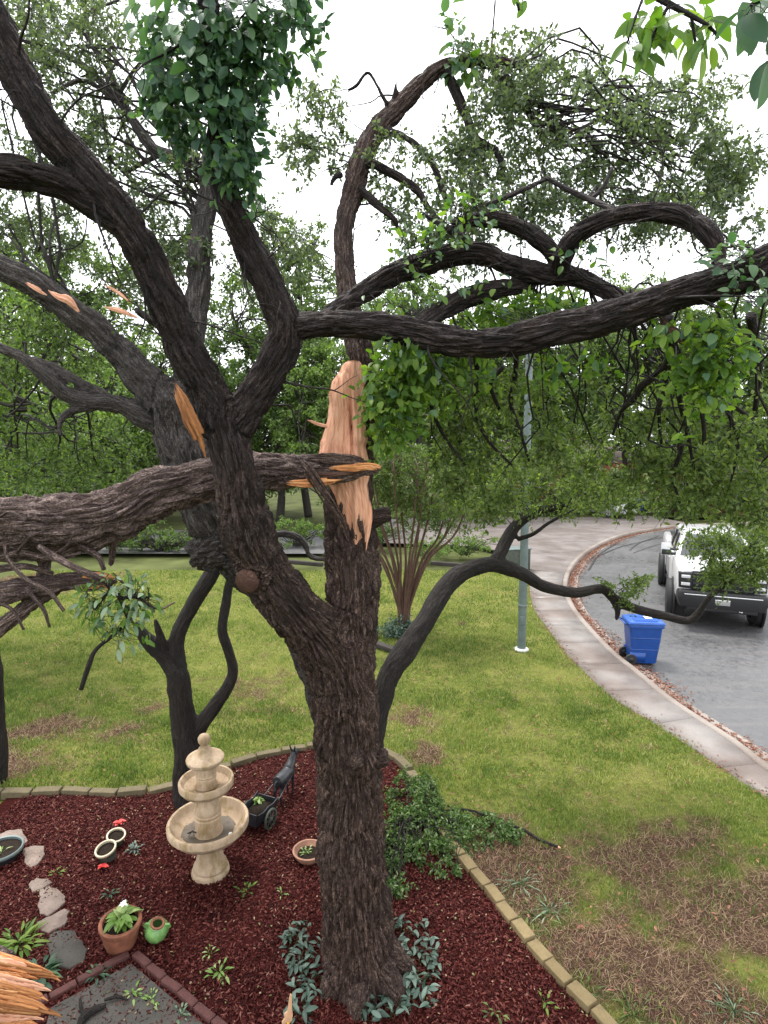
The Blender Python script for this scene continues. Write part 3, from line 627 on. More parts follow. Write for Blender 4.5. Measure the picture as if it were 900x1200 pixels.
class Foliage:
    """twigs and leaves of one plant"""
    def __init__(s, seed): s.rg = np.random.default_rng(seed); s.tv = []; s.tf = []; s.tb = []; s.o = 0; s.LP = []; s.LD = []; s.LN = []; s.LL = []; s.LW = []
    def tubes(s, C, r, n=4):
        V, Fq, b = batch_tubes(C, r, n); s.tv.append(V); s.tf.append(Fq + s.o); s.tb.append(b); s.o += len(V)
    def branches(s, A, B, r0, r1, m=6, wob=.06, sag=.08, n=5):
        C = curve_between(A, B, m, wob, sag, s.rg); L = np.linalg.norm(B - A, axis=1); s.tubes(C, np.linspace(r0, r1, m)[None] * np.clip(L, .4, 1.6)[:, None], n); return C
    def sprigs(s, hubs, per, length, leaves, L, W, droop=.4, r=.004, spread=None, bias=(0, 0, 0), twigs=True, up=.6):
        rg = s.rg; h = np.repeat(hubs, per, 0); n = len(h); d = rg.normal(size=(n, 3)) * np.array([1, 1, .75]) + np.array(bias) + np.array([0, 0, -droop]); d = unit(d)
        st = h + (rg.normal(0, 1, (n, 3)) * (spread if spread is not None else 0)); l = length * rg.uniform(.5, 1.25, n)[:, None]
        t = np.linspace(0, 1, 4)[None, :, None]; C = st[:, None] + d[:, None] * l[:, None] * t + np.array([0, 0, -1.]) * (droop * .5 * l[:, None] * t ** 2)
        if twigs: s.tubes(C, np.linspace(r, r * .35, 4)[None] * np.ones((n, 1)), 3)
        k = np.repeat(np.arange(n), leaves); tt = rg.uniform(.12, 1.0, len(k))[:, None]
        P = st[k] + d[k] * l[k] * tt + np.array([0, 0, -1.]) * (droop * .5 * l[k] * tt ** 2) + rg.normal(0, L * .22, (len(k), 3))
        D = unit(d[k] * .55 + rg.normal(0, .8, (len(k), 3)) + np.array([0, 0, -.25])); Nn = unit(rg.normal(0, .75, (len(k), 3)) + np.array([0, 0, up]))
        s.LP.append(P); s.LD.append(D); s.LN.append(Nn); s.LL.append(L * rg.uniform(.6, 1.25, len(k))); s.LW.append(W * rg.uniform(.65, 1.2, len(k)))
    def build(s, root, bark, leafmat, six=False, tone=0.0, tvar=1.0, cname='crown', bname='twigs', tonefn=None):
        if s.tv: tag(link(bname, mesh_from(bname, np.vstack(s.tv), np.vstack(s.tf), {'bk': np.vstack(s.tb)}, True), bark, root), kind='stuff')
        if s.LP:
            P = np.vstack(s.LP)
            link(cname, leaf_mesh(cname, P, np.vstack(s.LD), np.vstack(s.LN), np.concatenate(s.LL), np.concatenate(s.LW), s.rg, six, tone, tvar), leafmat, root)
        return sum(len(a) for a in s.LP)
def nearest(A, H):
    """for each hub the closest anchor"""
    d = ((H[:, None] - A[None]) ** 2).sum(2); i = d.argmin(1)
    if len(A) > 12:
        o = np.argpartition(d, 5, 1)[:, :6]; i = o[np.arange(len(H)), (np.abs(H[:, 0] * 7919 + H[:, 2] * 104729).astype(int)) % 6]
    return A[i]
def region(rg, px, py, rx, ry, Y, dY, n):
    a = rg.uniform(0, 2 * np.pi, n); q = np.sqrt(rg.random(n)); return np.array([at(px + rx * q_ * math.cos(a_), py + ry * q_ * math.sin(a_), Y + y_) for q_, a_, y_ in zip(q, a, rg.uniform(-dY, dY, n))])
def grow_path(H, anchors, rg, fol, r0=.022, r1=.006, clusters=6, wob=.08, sag=.05):
    """hubs gathered in bunches: limb -> bunch centre -> hub"""
    k = max(1, len(H) // clusters); cen = H[rg.choice(len(H), k, replace=False)]
    for _ in range(3):
        lab = ((H[:, None] - cen[None]) ** 2).sum(2).argmin(1); cen = np.array([H[lab == q].mean(0) if (lab == q).any() else cen[q] for q in range(k)])
    A = nearest(anchors, cen); cen2 = cen * .8 + A * .2
    fol.branches(A, cen2, r0, r1 * 1.6, 9, wob, sag, 5); fol.branches(cen2[lab], H, r1 * 1.3, r1 * .6, 5, wob, sag * .5, 4)

# ---------------------------------------------------- the storm-broken oak in the bed
oak = thing('oak_tree', 'large storm-broken oak with a fresh orange tear in its forked trunk, standing in the mulch', 'tree', tuple(G(420, 1151)))
base = np.array(oak.location)
def rooted(me, root):
    me.transform(Matrix.Translation(-root.location)); return me
A_limbs_px = {
 'trunk': [(423, 1190, 4.97, 122), (424, 1160, 4.97, 108), (421, 1120, 4.97, 96), (417, 1060, 4.96, 90), (412, 980, 4.95, 87), (409, 900, 4.93, 84), (404, 830, 4.91, 84), (399, 780, 4.88, 86), (396, 745, 4.86, 86)],
 'left': [(398, 795, 4.86, 76), (374, 748, 4.72, 72), (332, 700, 4.55, 68), (303, 660, 4.45, 66), (288, 610, 4.40, 66), (276, 560, 4.35, 60), (269, 520, 4.35, 60), (264, 490, 4.35, 62)],
 'leftup': [(266, 510, 4.35, 58), (244, 462, 4.3, 52), (222, 420, 4.25, 48), (203, 380, 4.2, 48), (175, 313, 4.1, 48), (138, 250, 4.0, 49), (98, 200, 3.95, 49), (55, 150, 3.85, 49), (18, 80, 3.8, 49), (-14, 20, 3.75, 49), (-55, -60, 3.7, 48), (-150, -220, 3.6, 36)],
 'leftside': [(140, 262, 4.0, 40), (105, 238, 3.95, 38), (68, 216, 3.85, 38), (30, 203, 3.75, 42), (0, 197, 3.65, 46), (-70, 190, 3.5, 50), (-220, 150, 3.3, 34)],
 'rightup': [(266, 512, 4.35, 56), (292, 472, 4.38, 52), (318, 432, 4.4, 48), (333, 388, 4.4, 48), (318, 345, 4.38, 42), (294, 298, 4.35, 42), (274, 255, 4.3, 41), (262, 222, 4.3, 38), (256, 180, 4.25, 34), (252, 120, 4.2, 30), (246, 40, 4.1, 28), (240, -60, 4.0, 26), (228, -220, 3.9, 14)],
 'right': [(335, 384, 4.4, 40), (385, 378, 4.45, 33), (430, 383, 4.45, 33), (480, 389, 4.42, 36), (530, 398, 4.4, 38), (580, 401, 4.35, 40), (630, 394, 4.28, 42), (690, 378, 4.2, 42), (750, 360, 4.1, 42), (810, 340, 4.0, 44), (860, 325, 3.9, 48), (905, 308, 3.85, 50), (980, 280, 3.7, 52), (1090, 245, 3.5, 42), (1220, 215, 3.3, 20)],
 'stem': [(402, 800, 4.92, 70), (410, 740, 4.95, 74), (413, 690, 5.0, 70), (411, 640, 5.08, 66), (410, 590, 5.12, 62), (413, 540, 5.16, 58), (418, 490, 5.2, 50), (424, 450, 5.25, 42), (424, 418, 5.3, 36), (415, 385, 5.4, 33), (407, 345, 5.55, 29), (403, 310, 5.7, 27), (404, 270, 5.85, 26), (413, 230, 6.0, 28), (423, 190, 6.1, 29), (440, 155, 6.2, 28), (470, 122, 6.3, 25), (500, 92, 6.35, 21), (522, 78, 6.4, 18), (548, 72, 6.4, 15), (575, 68, 6.4, 13), (612, 76, 6.4, 9)],
 'mid1': [(372, 378, 4.7, 26), (405, 357, 4.9, 24), (435, 338, 5.0, 27), (475, 316, 5.05, 30), (520, 302, 5.1, 30), (560, 297, 5.1, 29), (600, 310, 5.05, 28), (640, 324, 5.0, 28), (675, 326, 4.95, 26), (700, 337, 4.9, 24), (728, 352, 4.75, 22), (745, 366, 4.5, 20)],
 'mid2': [(530, 264, 5.0, 15), (556, 258, 5.0, 19), (590, 258, 5.0, 21), (620, 271, 5.0, 22), (645, 292, 5.0, 22), (655, 312, 5.0, 22), (658, 328, 5.0, 24)],
 'arch': [(655, 322, 4.95, 22), (660, 300, 4.85, 25), (675, 277, 4.75, 26), (705, 258, 4.6, 26), (742, 249, 4.5, 26), (780, 249, 4.4, 26), (810, 258, 4.3, 26), (832, 276, 4.2, 25), (842, 298, 4.15, 20), (838, 318, 4.1, 16)],
 'mid3': [(490, 385, 4.7, 26), (520, 362, 4.9, 26), (555, 346, 5.0, 27), (592, 338, 5.05, 22), (625, 336, 5.1, 18)],
 'bend1': [(572, 68, 6.4, 12), (590, 88, 6.35, 12), (612, 120, 6.3, 11), (630, 150, 6.25, 9), (640, 172, 6.2, 6)],
 'bend2': [(522, 80, 6.4, 14), (535, 110, 6.3, 14), (548, 140, 6.25, 13), (558, 165, 6.2, 12), (582, 178, 6.15, 9), (592, 215, 6.1, 6)],
 'bend3': [(440, 152, 6.2, 14), (470, 158, 6.1, 9), (498, 180, 6.05, 9), (512, 205, 6.0, 9), (522, 232, 5.95, 8)],
 'bend4': [(420, 185, 6.1, 16), (445, 195, 6.0, 13), (468, 208, 5.95, 12), (490, 225, 5.9, 10), (508, 252, 5.8, 8), (545, 280, 5.5, 10), (560, 290, 5.3, 12)],
 'bend5': [(415, 215, 6.0, 14), (440, 238, 5.9, 11), (462, 258, 5.8, 8), (468, 272, 5.8, 5)],
 'snag': [(462, 122, 6.28, 12), (464, 108, 6.25, 7), (465, 92, 6.25, 3)],
 'hook': [(458, 132, 6.25, 9), (448, 112, 6.2, 6), (438, 92, 6.2, 5), (430, 86, 6.2, 5), (418, 102, 6.2, 5), (408, 107, 6.2, 4)],
 'stub1': [(400, 205, 6.0, 9), (393, 207, 5.95, 8), (388, 218, 5.95, 5)],
 'stub2': [(432, 610, 5.1, 26), (448, 604, 5.12, 22), (458, 603, 5.12, 18)],
 'knot1': [(436, 890, 4.9, 30), (454, 887, 4.88, 22)],
 'knot2': [(415, 890, 4.75, 30), (416, 893, 4.60, 18)],
 'cutstub': [(306, 667, 4.45, 62), (296, 676, 4.36, 56), (291, 680, 4.31, 46)],
 'spur1': [(640, 210, 5.2, 5), (600, 228, 5.2, 7), (570, 240, 5.2, 6)],
 'spur2': [(640, 208, 5.2, 6), (665, 222, 5.1, 7), (692, 234, 5.0, 8), (720, 246, 4.7, 8)],
 'spur3': [(692, 234, 5.0, 7), (706, 220, 5.0, 6), (718, 196, 5.0, 4)],
 'spur4': [(495, 250, 5.0, 5), (520, 266, 5.0, 8), (548, 284, 5.05, 10)],
}
AL = {k: limb([(x, y, Y, wd * .89) for x, y, Y, wd in v], .05) for k, v in A_limbs_px.items()}
big = [AL[k] for k in A_limbs_px if not k.startswith('spur')]
# root flare
for a in (0.3, 1.5, 2.7, 3.6, 4.6, 5.6):
    c0 = at(422, 1095, 4.97); e = G(426, 1151) + np.array([math.cos(a) * (.50 if math.cos(a) > .3 else .42), math.sin(a) * .40, -.04])
    big.append((catmull(np.array([[*c0, .2], [*(c0 * .45 + e * .55), .15], [*e, .05]]), .05)[:, :3], np.linspace(.22, .05, len(catmull(np.array([[*c0, .2], [*(c0 * .45 + e * .55), .15], [*e, .05]]), .05)))))
limb_dark = {'trunk': (0, .1), 'left': (.1, .9), 'stem': (.1, .35), 'cutstub': (.1, .1), 'knot1': (.1, .1), 'knot2': (.1, .1), 'stub2': (.2, .2)}  # colour darkening from start to end of a limb; unlisted limbs fully darkened
limb_dark_list = [limb_dark.get(k, (1, 1)) for k in A_limbs_px if not k.startswith('spur')] + [(0, 0)] * 6
link('trunk', rooted(wood_mesh('trunk', big, .0118, .032, 11.0, 2, 11, wet=limb_dark_list), oak), M['bark'], oak)
lines = [AL[k] for k in A_limbs_px if k.startswith('spur')]
for l_ in lines: link('branch', rooted(twig_mesh('branch', [l_], 8), oak), M['bark_wet'], oak)
print('oak wood', round(time.time() - T0, 1))

M['torn_brown'] = m_wood('browned_torn_wood', (.12, .045, .016), (.27, .11, .038), (.42, .22, .09))
# bare side twigs along the limbs
ft_ = Foliage(19); bp = np.vstack([AL[k][0][4::2] for k in ('right', 'mid1', 'mid2', 'arch', 'rightup', 'leftup', 'mid3')] + [AL['stem'][0][70::2]]); bp = bp[(bp[:, 0] > at(450, 400, 4.5)[0]) | (bp[:, 2] > at(400, 330, 5)[2]) | (bp[:, 0] < at(330, 400, 4.4)[0])]; bp = bp[ft_.rg.choice(len(bp), 110, replace=False)]
dr = ft_.rg.normal(size=(110, 3)) * [1, .6, 1] + [0, 0, -.15]; e_ = bp + unit(dr) * ft_.rg.uniform(.3, .85, (110, 1)); Cb = ft_.branches(bp, e_, .014, .003, 12, .07, .04, 5)
for q in (4, 7): s_ = Cb[:, q]; ft_.branches(s_, s_ + unit(dr + ft_.rg.normal(0, .9, (110, 3))) * ft_.rg.uniform(.15, .4, (110, 1)), .010, .003, 9, .07, .04, 4)
ft_.build(oak, M['bark_wet'], None, bname='side_twigs')
for o in oak.children:
    if o.name.startswith('side_twigs'): o.data.transform(Matrix.Translation(-oak.location))
# torn face
rows = [(423, 409, 421), (428, 402, 425), (436, 396, 426), (450, 389, 427), (470, 386, 428), (490, 383, 428), (510, 378, 429), (530, 373, 430), (548, 376, 431), (562, 384, 431), (580, 392, 432), (600, 400, 433), (614, 404, 431), (622, 407, 429), (632, 412, 424), (640, 416, 421)]
def torn_face(name, rows, Yf, bulge, depth, mat, root, nu=46, step=2.2, seed=3, jag=2.0):
    ry = np.array([r[0] for r in rows], float); yy = np.arange(ry[0], ry[-1], step); lf = np.interp(yy, ry, [r[1] for r in rows]); rt = np.interp(yy, ry, [r[2] for r in rows])
    lf = lf + jag * vnoise(np.c_[yy * .11, yy * 0, yy * 0], seed); rt = rt + jag * vnoise(np.c_[yy * .13, yy * 0 + 4, yy * 0], seed)
    V = []; bk = []
    for y, a, b in zip(yy, lf, rt):
        for q in range(nu):
            t = q / (nu - 1); V.append(at(a + (b - a) * t, y, Yf(y) - bulge * math.sin(math.pi * t) ** .7)); bk.append((t * .35, 0, (y - ry[0]) * .0016))
    V = np.array(V); bk = np.array(bk); q3 = np.c_[V[:, 0] * 42, V[:, 2] * 2.6, V[:, 1] * 0]
    r1 = 1 - np.abs(vnoise(q3, seed)) * 2; r2 = vnoise(np.c_[V[:, 0] * 110, V[:, 2] * 4, 0 * V[:, 0]], seed + 2); r3 = vnoise(np.c_[V[:, 0] * 14, V[:, 2] * 3.2, 0 * V[:, 0]], seed + 4)
    st = np.floor(vnoise(np.c_[V[:, 0] * 20, V[:, 2] * 1.6, 0 * V[:, 0]], seed + 7) * 3) / 3
    crack = np.exp(-((V[:, 0] - at(411, 480, Yf(480))[0] + .05 * (V[:, 2] - at(411, 480, Yf(480))[2])) / .012) ** 2) * np.clip(1 - np.abs(V[:, 2] - at(411, 500, Yf(500))[2]) / .35, 0, 1)
    V[:, 1] += .009 * np.clip(r1, -1, 1) + .004 * r2 + .045 * r3 + .035 * st + .12 * crack
    nr_ = len(yy); i = (np.arange(nr_ - 1)[:, None] * nu + np.arange(nu - 1)[None]).ravel(); Fq = np.stack([i, i + 1, i + nu + 1, i + nu], 1)
    W_ = V.copy(); W_[:, 1] += depth; V2 = np.vstack([V, W_]); o = len(V); rim = list(range(nu)) + [r_ * nu + nu - 1 for r_ in range(1, nr_)] + [(nr_ - 1) * nu + c_ for c_ in range(nu - 2, -1, -1)] + [r_ * nu for r_ in range(nr_ - 2, 0, -1)]
    Fs = [(rim[k], rim[(k + 1) % len(rim)], rim[(k + 1) % len(rim)] + o, rim[k] + o) for k in range(len(rim))]
    return link(name, rooted(mesh_from(name, V2, [np.vstack([Fq, np.array(Fs), Fq[:, ::-1] + o])], {'bk': np.vstack([bk, bk])}, False), root), mat, root)
tf = torn_face('torn_wood', rows, lambda y: np.interp(y, [423, 470, 530, 580, 640], [5.05, 4.99, 4.93, 4.90, 4.93]), .07, .22, M['torn'], oak)
tag(tf, 'fresh salmon torn wood face on the fork')
def splinter(trace, mat, root, name='splinter', flat=.35, seed=1, shards=6):
    """a torn shard: several thin ragged slivers of unequal length lying together, one mesh"""
    rg = np.random.default_rng(seed + 500); C0, r0 = limb(trace, .010); Vs, Fs, Bs, o = [], [], [], 0; T, N, B = frames(C0); m0 = len(C0)
    for q in range(shards):
        a = int(m0 * rg.uniform(0, .22)) if q else 0; z = m0 - (int(m0 * rg.uniform(0, .30)) if q else 0)
        if z - a < 4: a, z = 0, m0
        C, r = C0[a:z], r0[a:z] * (.62 if q == 0 else rg.uniform(.22, .5)) * np.minimum(1, np.linspace(0.05, 6, z - a)); off = (0 if q == 0 else 1) * r0[a:z, None] * (N[a:z] * rg.uniform(-.6, .6) * flat + B[a:z] * rg.uniform(-1, 1)); m = len(C); n = 7
        V, Fq, bk = tube(C + off, r, n); c_ = np.repeat(C + off, n, 0); v = V[:m * n] - c_; nn = np.repeat(N[a:z], n, 0); th = np.tile(np.arange(n), m)
        jag = .45 * vnoise(np.c_[th * .9, np.repeat(np.arange(m) * .12, n), 0 * th], seed + q) + .25 * vnoise(np.c_[th * 2.3, np.repeat(np.arange(m) * .5, n), 0 * th], seed + q + 9)
        V[:m * n] = c_ + (v - nn * ((v * nn).sum(1) * (1 - flat))[:, None]) * (1 + jag)[:, None]; Vs.append(V); Fs.append(Fq + o); Bs.append(bk + [q * .3, 0, 0]); o += len(V)
    return link(name, rooted(mesh_from(name, np.vstack(Vs), split_degenerate(np.vstack(Fs)), {'bk': np.vstack(Bs)}), root), mat, root)
splinter([(360, 492, 4.95, 3), (376, 498, 4.92, 4), (392, 501, 4.9, 4)], M['torn'], oak, seed=2)
splinter([(432, 585, 4.9, 5), (433, 605, 4.88, 7), (431, 625, 4.88, 6), (429, 645, 4.9, 2)], M['torn'], oak, seed=3)
splinter([(420, 590, 4.86, 5), (423, 610, 4.85, 7), (426, 632, 4.85, 3)], M['bark'], oak, 'bark_strip', seed=4)
splinter([(204, 448, 4.14, 3), (213, 468, 4.10, 10), (224, 492, 4.10, 13), (234, 513, 4.12, 11), (241, 537, 4.16, 3)], M['torn_brown'], oak, 'torn_strip', seed=5)
C, r = limb([(291, 680, 4.31, 30), (287, 683, 4.27, 27)], .02)
V, Fq, bk = tube(C, r, 24); link('cut_face', rooted(mesh_from('cut_face', V, split_degenerate(Fq), {'bk': bk * 2}), oak), M['cut'], oak)

# twigs and leaves still on the oak: bent-over top, hanging clumps on the right
fol = Foliage(21); rg = fol.rg
anc = np.vstack([AL[k][0][::3] for k in ('bend1', 'bend2', 'bend3', 'spur2', 'spur1')] + [AL['stem'][0][-26::3]])
H = np.vstack([region(rg, 660, 150, 130, 75, 6.6, .9, 100), region(rg, 780, 190, 100, 75, 6.7, .7, 72), region(rg, 850, 190, 42, 34, 6.7, .5, 34), region(rg, 585, 170, 60, 90, 6.3, .5, 54), region(rg, 620, 60, 90, 22, 6.5, .5, 26), region(rg, 720, 250, 100, 34, 6.3, .7, 46), region(rg, 545, 245, 75, 55, 6.0, .5, 50), region(rg, 790, 110, 80, 24, 6.8, .5, 24), region(rg, 860, 270, 40, 30, 6.5, .5, 12)])
grow_path(H, anc, rg, fol, .0075, .003, 5, .09, .10)
fol.sprigs(H, 5, .27, 13, .062, .031, .5, .003)
anc2 = np.vstack([AL['stem'][0][-50:-25:3], AL['hook'][0][::3]])
H = np.vstack([region(rg, 375, 150, 32, 60, 6.3, .35, 22), region(rg, 350, 170, 18, 18, 6.3, .3, 7), region(rg, 470, 205, 45, 60, 6.1, .5, 18)]); grow_path(H, anc2, rg, fol, .012, .006, 5); fol.sprigs(H, 5, .22, 13, .058, .030, .3, .003)
fol.build(oak, M['bark_wet'], M['leaf_crown'], False)
for o in oak.children:
    if o.name.startswith(('twigs', 'crown')): o.data.transform(Matrix.Translation(-oak.location))
fol = Foliage(22); rg = fol.rg     # hanging under the long limb
anc = np.vstack([AL[k][0][::4] for k in ('right', 'mid3', 'mid1')])
H = np.vstack([region(rg, 590, 490, 85, 55, 5.6, .8, 34), region(rg, 620, 440, 70, 25, 5.6, .6, 8), region(rg, 550, 555, 60, 45, 5.8, .6, 20), region(rg, 800, 490, 95, 65, 5.6, .9, 40), region(rg, 775, 565, 75, 35, 5.8, .6, 24), region(rg, 870, 560, 40, 50, 5.6, .6, 20), region(rg, 700, 540, 50, 40, 6.4, .8, 10)])
grow_path(H, anc, rg, fol, .006, .0035, 4, .14, -.02); fol.sprigs(H, 8, .22, 13, .062, .031, .5, .003)
hang = [[(782, 372, 4.3, 13), (786, 400, 4.5, 13), (784, 425, 4.7, 12), (768, 440, 4.9, 10), (752, 452, 5, 9), (742, 468, 5.1, 8), (728, 482, 5.2, 5), (718, 510, 5.3, 3)], [(786, 405, 4.6, 11), (793, 440, 4.8, 9), (797, 470, 5, 7), (806, 510, 5.2, 5), (815, 560, 5.3, 3)], [(790, 440, 4.8, 9), (812, 452, 4.8, 9), (835, 468, 4.9, 7), (862, 478, 5, 5), (895, 500, 5, 4)],
        [(778, 432, 4.8, 9), (778, 452, 4.9, 7), (772, 480, 5.0, 5), (775, 520, 5.1, 3)], [(605, 410, 4.8, 7), (604, 440, 5, 6), (598, 470, 5.1, 5), (608, 500, 5.2, 4), (620, 540, 5.3, 3)], [(560, 405, 4.7, 8), (558, 450, 4.9, 6), (560, 490, 5, 5), (575, 520, 5.1, 4), (600, 545, 5.2, 3)], [(520, 430, 4.9, 6), (505, 470, 5, 5), (520, 510, 5.1, 4), (545, 545, 5.2, 3)], [(590, 430, 4.9, 6), (575, 450, 5, 5), (585, 480, 5.1, 4)], [(880, 370, 4.2, 12), (885, 400, 4.4, 11), (890, 440, 4.6, 8), (885, 480, 4.8, 6)], [(800, 520, 5.2, 5), (790, 560, 5.3, 4), (800, 600, 5.3, 2)], [(815, 455, 4.9, 6), (825, 500, 5, 5), (822, 545, 5.1, 3)], [(850, 475, 5, 5), (865, 520, 5.1, 4), (855, 570, 5.2, 2)]]
n0 = len(oak.children)
for h in hang: link('branch', rooted(twig_mesh('branch', [limb(h, .06)], 7), oak), M['bark_wet'], oak)
for h in hang: fol.sprigs(limb(h, .06)[0][8::3], 2, .2, 8, .05, .024, .8, .0025)
fol.build(oak, M['bark_wet'], M['leaf_olive'], False, cname='hanging_foliage', bname='hanging_twigs')
for o in oak.children:
    if o.name.startswith('hanging'): o.data.transform(Matrix.Translation(-oak.location))
splinter([(772, 370, 4.1, 8), (784, 384, 4.08, 13), (800, 398, 4.06, 10), (806, 404, 4.06, 3)], M['cut'], oak, 'torn_strip', seed=8)
print('oak', round(time.time() - T0, 1))

# ---------------------------------------------------- the fallen limb torn off it
fall = thing('fallen_limb', 'torn-off brown oak limb hanging level across the left of the picture behind the trunk', 'tree limb', tuple(at(60, 615, 4.5)))
FL = [limb(t, .05) for t in (
    [(446, 549, 4.66, 6), (432, 549, 4.68, 16), (412, 549, 4.70, 26), (385, 551, 4.74, 32), (350, 551, 4.80, 40), (318, 553, 4.86, 44), (280, 557, 4.90, 48), (235, 562, 4.88, 50), (190, 576, 4.8, 54), (140, 597, 4.7, 58), (90, 608, 4.6, 60), (35, 612, 4.5, 58), (-30, 616, 4.4, 58), (-110, 620, 4.3, 58)],
    [(150, 605, 4.75, 44), (95, 630, 4.75, 40), (40, 640, 4.75, 34), (-40, 642, 4.7, 34)],
    [(-50, 706, 4.55, 34), (0, 695, 4.6, 30), (45, 686, 4.65, 27), (85, 681, 4.7, 24), (118, 681, 4.72, 20), (136, 680, 4.74, 8)],
    [(-20, 752, 4.6, 20), (10, 728, 4.65, 19), (40, 705, 4.7, 18), (65, 690, 4.7, 16)],
    [(40, 640, 4.75, 20), (52, 655, 4.8, 16), (46, 690, 4.8, 12)], [(128, 610, 4.8, 20), (132, 636, 4.85, 12), (130, 664, 4.9, 6)], [(75, 630, 4.8, 18), (70, 655, 4.85, 12)])]
link('limb', rooted(wood_mesh('limb', FL, .0120, .036, 10.0, 2, 23), fall), M['bark_fallen'], fall)
tw = [limb(t, .04) for t in ([(45, 640, 4.3, 7), (60, 650, 4.3, 9), (85, 664, 4.3, 8), (112, 676, 4.35, 9), (126, 684, 4.4, 7)], [(6, 640, 4.2, 4), (10, 656, 4.2, 5), (30, 678, 4.2, 5), (58, 694, 4.2, 5), (75, 716, 4.2, 4)], [(0, 606, 4.3, 3), (12, 600, 4.3, 4), (30, 610, 4.3, 4)], [(132, 672, 4.5, 3), (180, 712, 4.4, 3), (205, 706, 4.4, 2)], [(-10, 655, 4.4, 8), (25, 648, 4.4, 7), (60, 655, 4.4, 5), (95, 648, 4.4, 3)], [(-10, 668, 4.5, 10), (30, 664, 4.5, 8), (62, 672, 4.5, 5)], [(30, 690, 4.5, 6), (50, 712, 4.5, 5), (58, 735, 4.5, 3)], [(95, 640, 4.6, 9), (115, 652, 4.6, 7), (122, 668, 4.6, 5)], [(60, 652, 4.4, 4), (78, 640, 4.35, 3), (86, 625, 4.3, 2)], [(-5, 705, 4.4, 5), (15, 715, 4.4, 4), (28, 738, 4.4, 3)], [(20, 648, 4.35, 4), (34, 630, 4.3, 3), (52, 622, 4.3, 2)])]
for t_ in tw: link('branch', rooted(twig_mesh('branch', [t_], 7), fall), M['bark_fallen'], fall)
splinter([(335, 566, 4.62, 5), (360, 567, 4.60, 9), (385, 564, 4.60, 8), (400, 562, 4.62, 2)], M['torn_orange'], fall, seed=11)
splinter([(350, 560, 4.62, 5), (375, 558, 4.60, 8), (402, 556, 4.60, 6), (425, 553, 4.62, 2)], M['cut'], fall, seed=17)
splinter([(385, 548, 4.62, 4), (410, 547, 4.58, 9), (432, 546, 4.57, 9), (446, 548, 4.57, 6)], M['torn_orange'], fall, seed=12)
splinter([(344, 532, 4.66, 5), (360, 550, 4.55, 11), (380, 580, 4.56, 11), (396, 605, 4.6, 9), (408, 634, 4.66, 3)], M['bark'], fall, 'bark_strip', seed=13)
splinter([(360, 536, 4.64, 6), (390, 538, 4.6, 12), (416, 540, 4.58, 10), (430, 541, 4.6, 3)], M['bark'], fall, 'bark_strip', seed=14)
splinter([(95, 676, 4.6, 4), (112, 674, 4.56, 8), (130, 677, 4.56, 7), (142, 676, 4.58, 2)], M['torn_orange'], fall, seed=15)
splinter([(105, 690, 4.6, 4), (122, 688, 4.58, 5), (136, 687, 4.58, 2)], M['torn_orange'], fall, seed=16)
print('fallen', round(time.time() - T0, 1))
# leafy sprig hanging from it, leaves one by one
def leaf_proto(name, L, W, mat, tint, fold=.22, droop=.18, nseg=6):
    V = []; ts = np.linspace(0, 1, nseg + 1)
    for t in ts:
        wd = W / 2 * math.sin(math.pi * t ** .9) ** .65 if 0 < t < 1 else .0015; z = -droop * L * t * t
        V += [(-wd, L * t, z + wd * fold * 2), (0, L * t, z), (wd, L * t, z + wd * fold * 2)]
    Fq = [(i * 3 + j, i * 3 + j + 1, i * 3 + j + 4, i * 3 + j + 3) for i in range(nseg) for j in range(2)]
    me = mesh_from(name, V, np.array(Fq), {'tint': np.full(len(V), tint)}, True); me.materials.append(mat); return me
def put_leaf(me, root, p, d, nrm, sc, rg):
    d = np.array(d) / np.linalg.norm(d); s_ = np.cross(d, nrm); s_ /= np.linalg.norm(s_) + 1e-9; u = np.cross(s_, d)
    o = bpy.data.objects.new('leaf', me); COL.objects.link(o); o.parent = root
    p = np.asarray(p) - np.array(root.location); m = Matrix(((s_[0], d[0], u[0], p[0]), (s_[1], d[1], u[1], p[1]), (s_[2], d[2], u[2], p[2]), (0, 0, 0, 1))) @ Matrix.Scale(sc, 4)
    o.matrix_local = m; return o
def leaf_bunch(name, label, cat, pts, protos, stem_pts, mat_stem, seed, size=(.7, 1.2), droop=.6, extra=None, stems=None, dirb=(0, -.35, 0), sthick=1.0):
    """a plant whose leaves are parts; pts are leaf bases, stem_pts the nearest stem points"""
    rg = np.random.default_rng(seed); root = thing(name, label, cat, tuple(np.mean(pts, 0)))
    for s_ in stems or (): link('stem', rooted(twig_mesh('stem', [s_], 6), root), mat_stem, root)
    lines = []
    for p in pts:
        q = nearest(stem_pts, np.array([p]))[0]; out = p - q; out = out / (np.linalg.norm(out) + 1e-6)
        d = out * .7 + rg.normal(0, .45, 3) + np.array([0, 0, -droop]) + np.array(dirb); nn = rg.normal(0, .45, 3) + np.array([0, -.5, .8])
        put_leaf(protos[rg.integers(len(protos))], root, p, d, nn, rg.uniform(*size), rg); mid = (p + q) / 2 + rg.normal(0, .01, 3); lines.append((np.array([q, q * .6 + mid * .4 + rg.normal(0, .006, 3), mid, p]), np.array([.0026, .0022, .002, .0014]) * sthick))
    tag(link('stalks', rooted(twig_mesh('stalks', lines, 4), root), mat_stem, root), kind='stuff')
    return root
pale = [leaf_proto('pale_leaf', .085, .032, M['leaf_pale'], t) for t in (.2, .45, .6, .8, 1.0)] + [leaf_proto('pale_leaf', .085, .028, M['leaf_bright'], t) for t in (.2, .5, .8)]
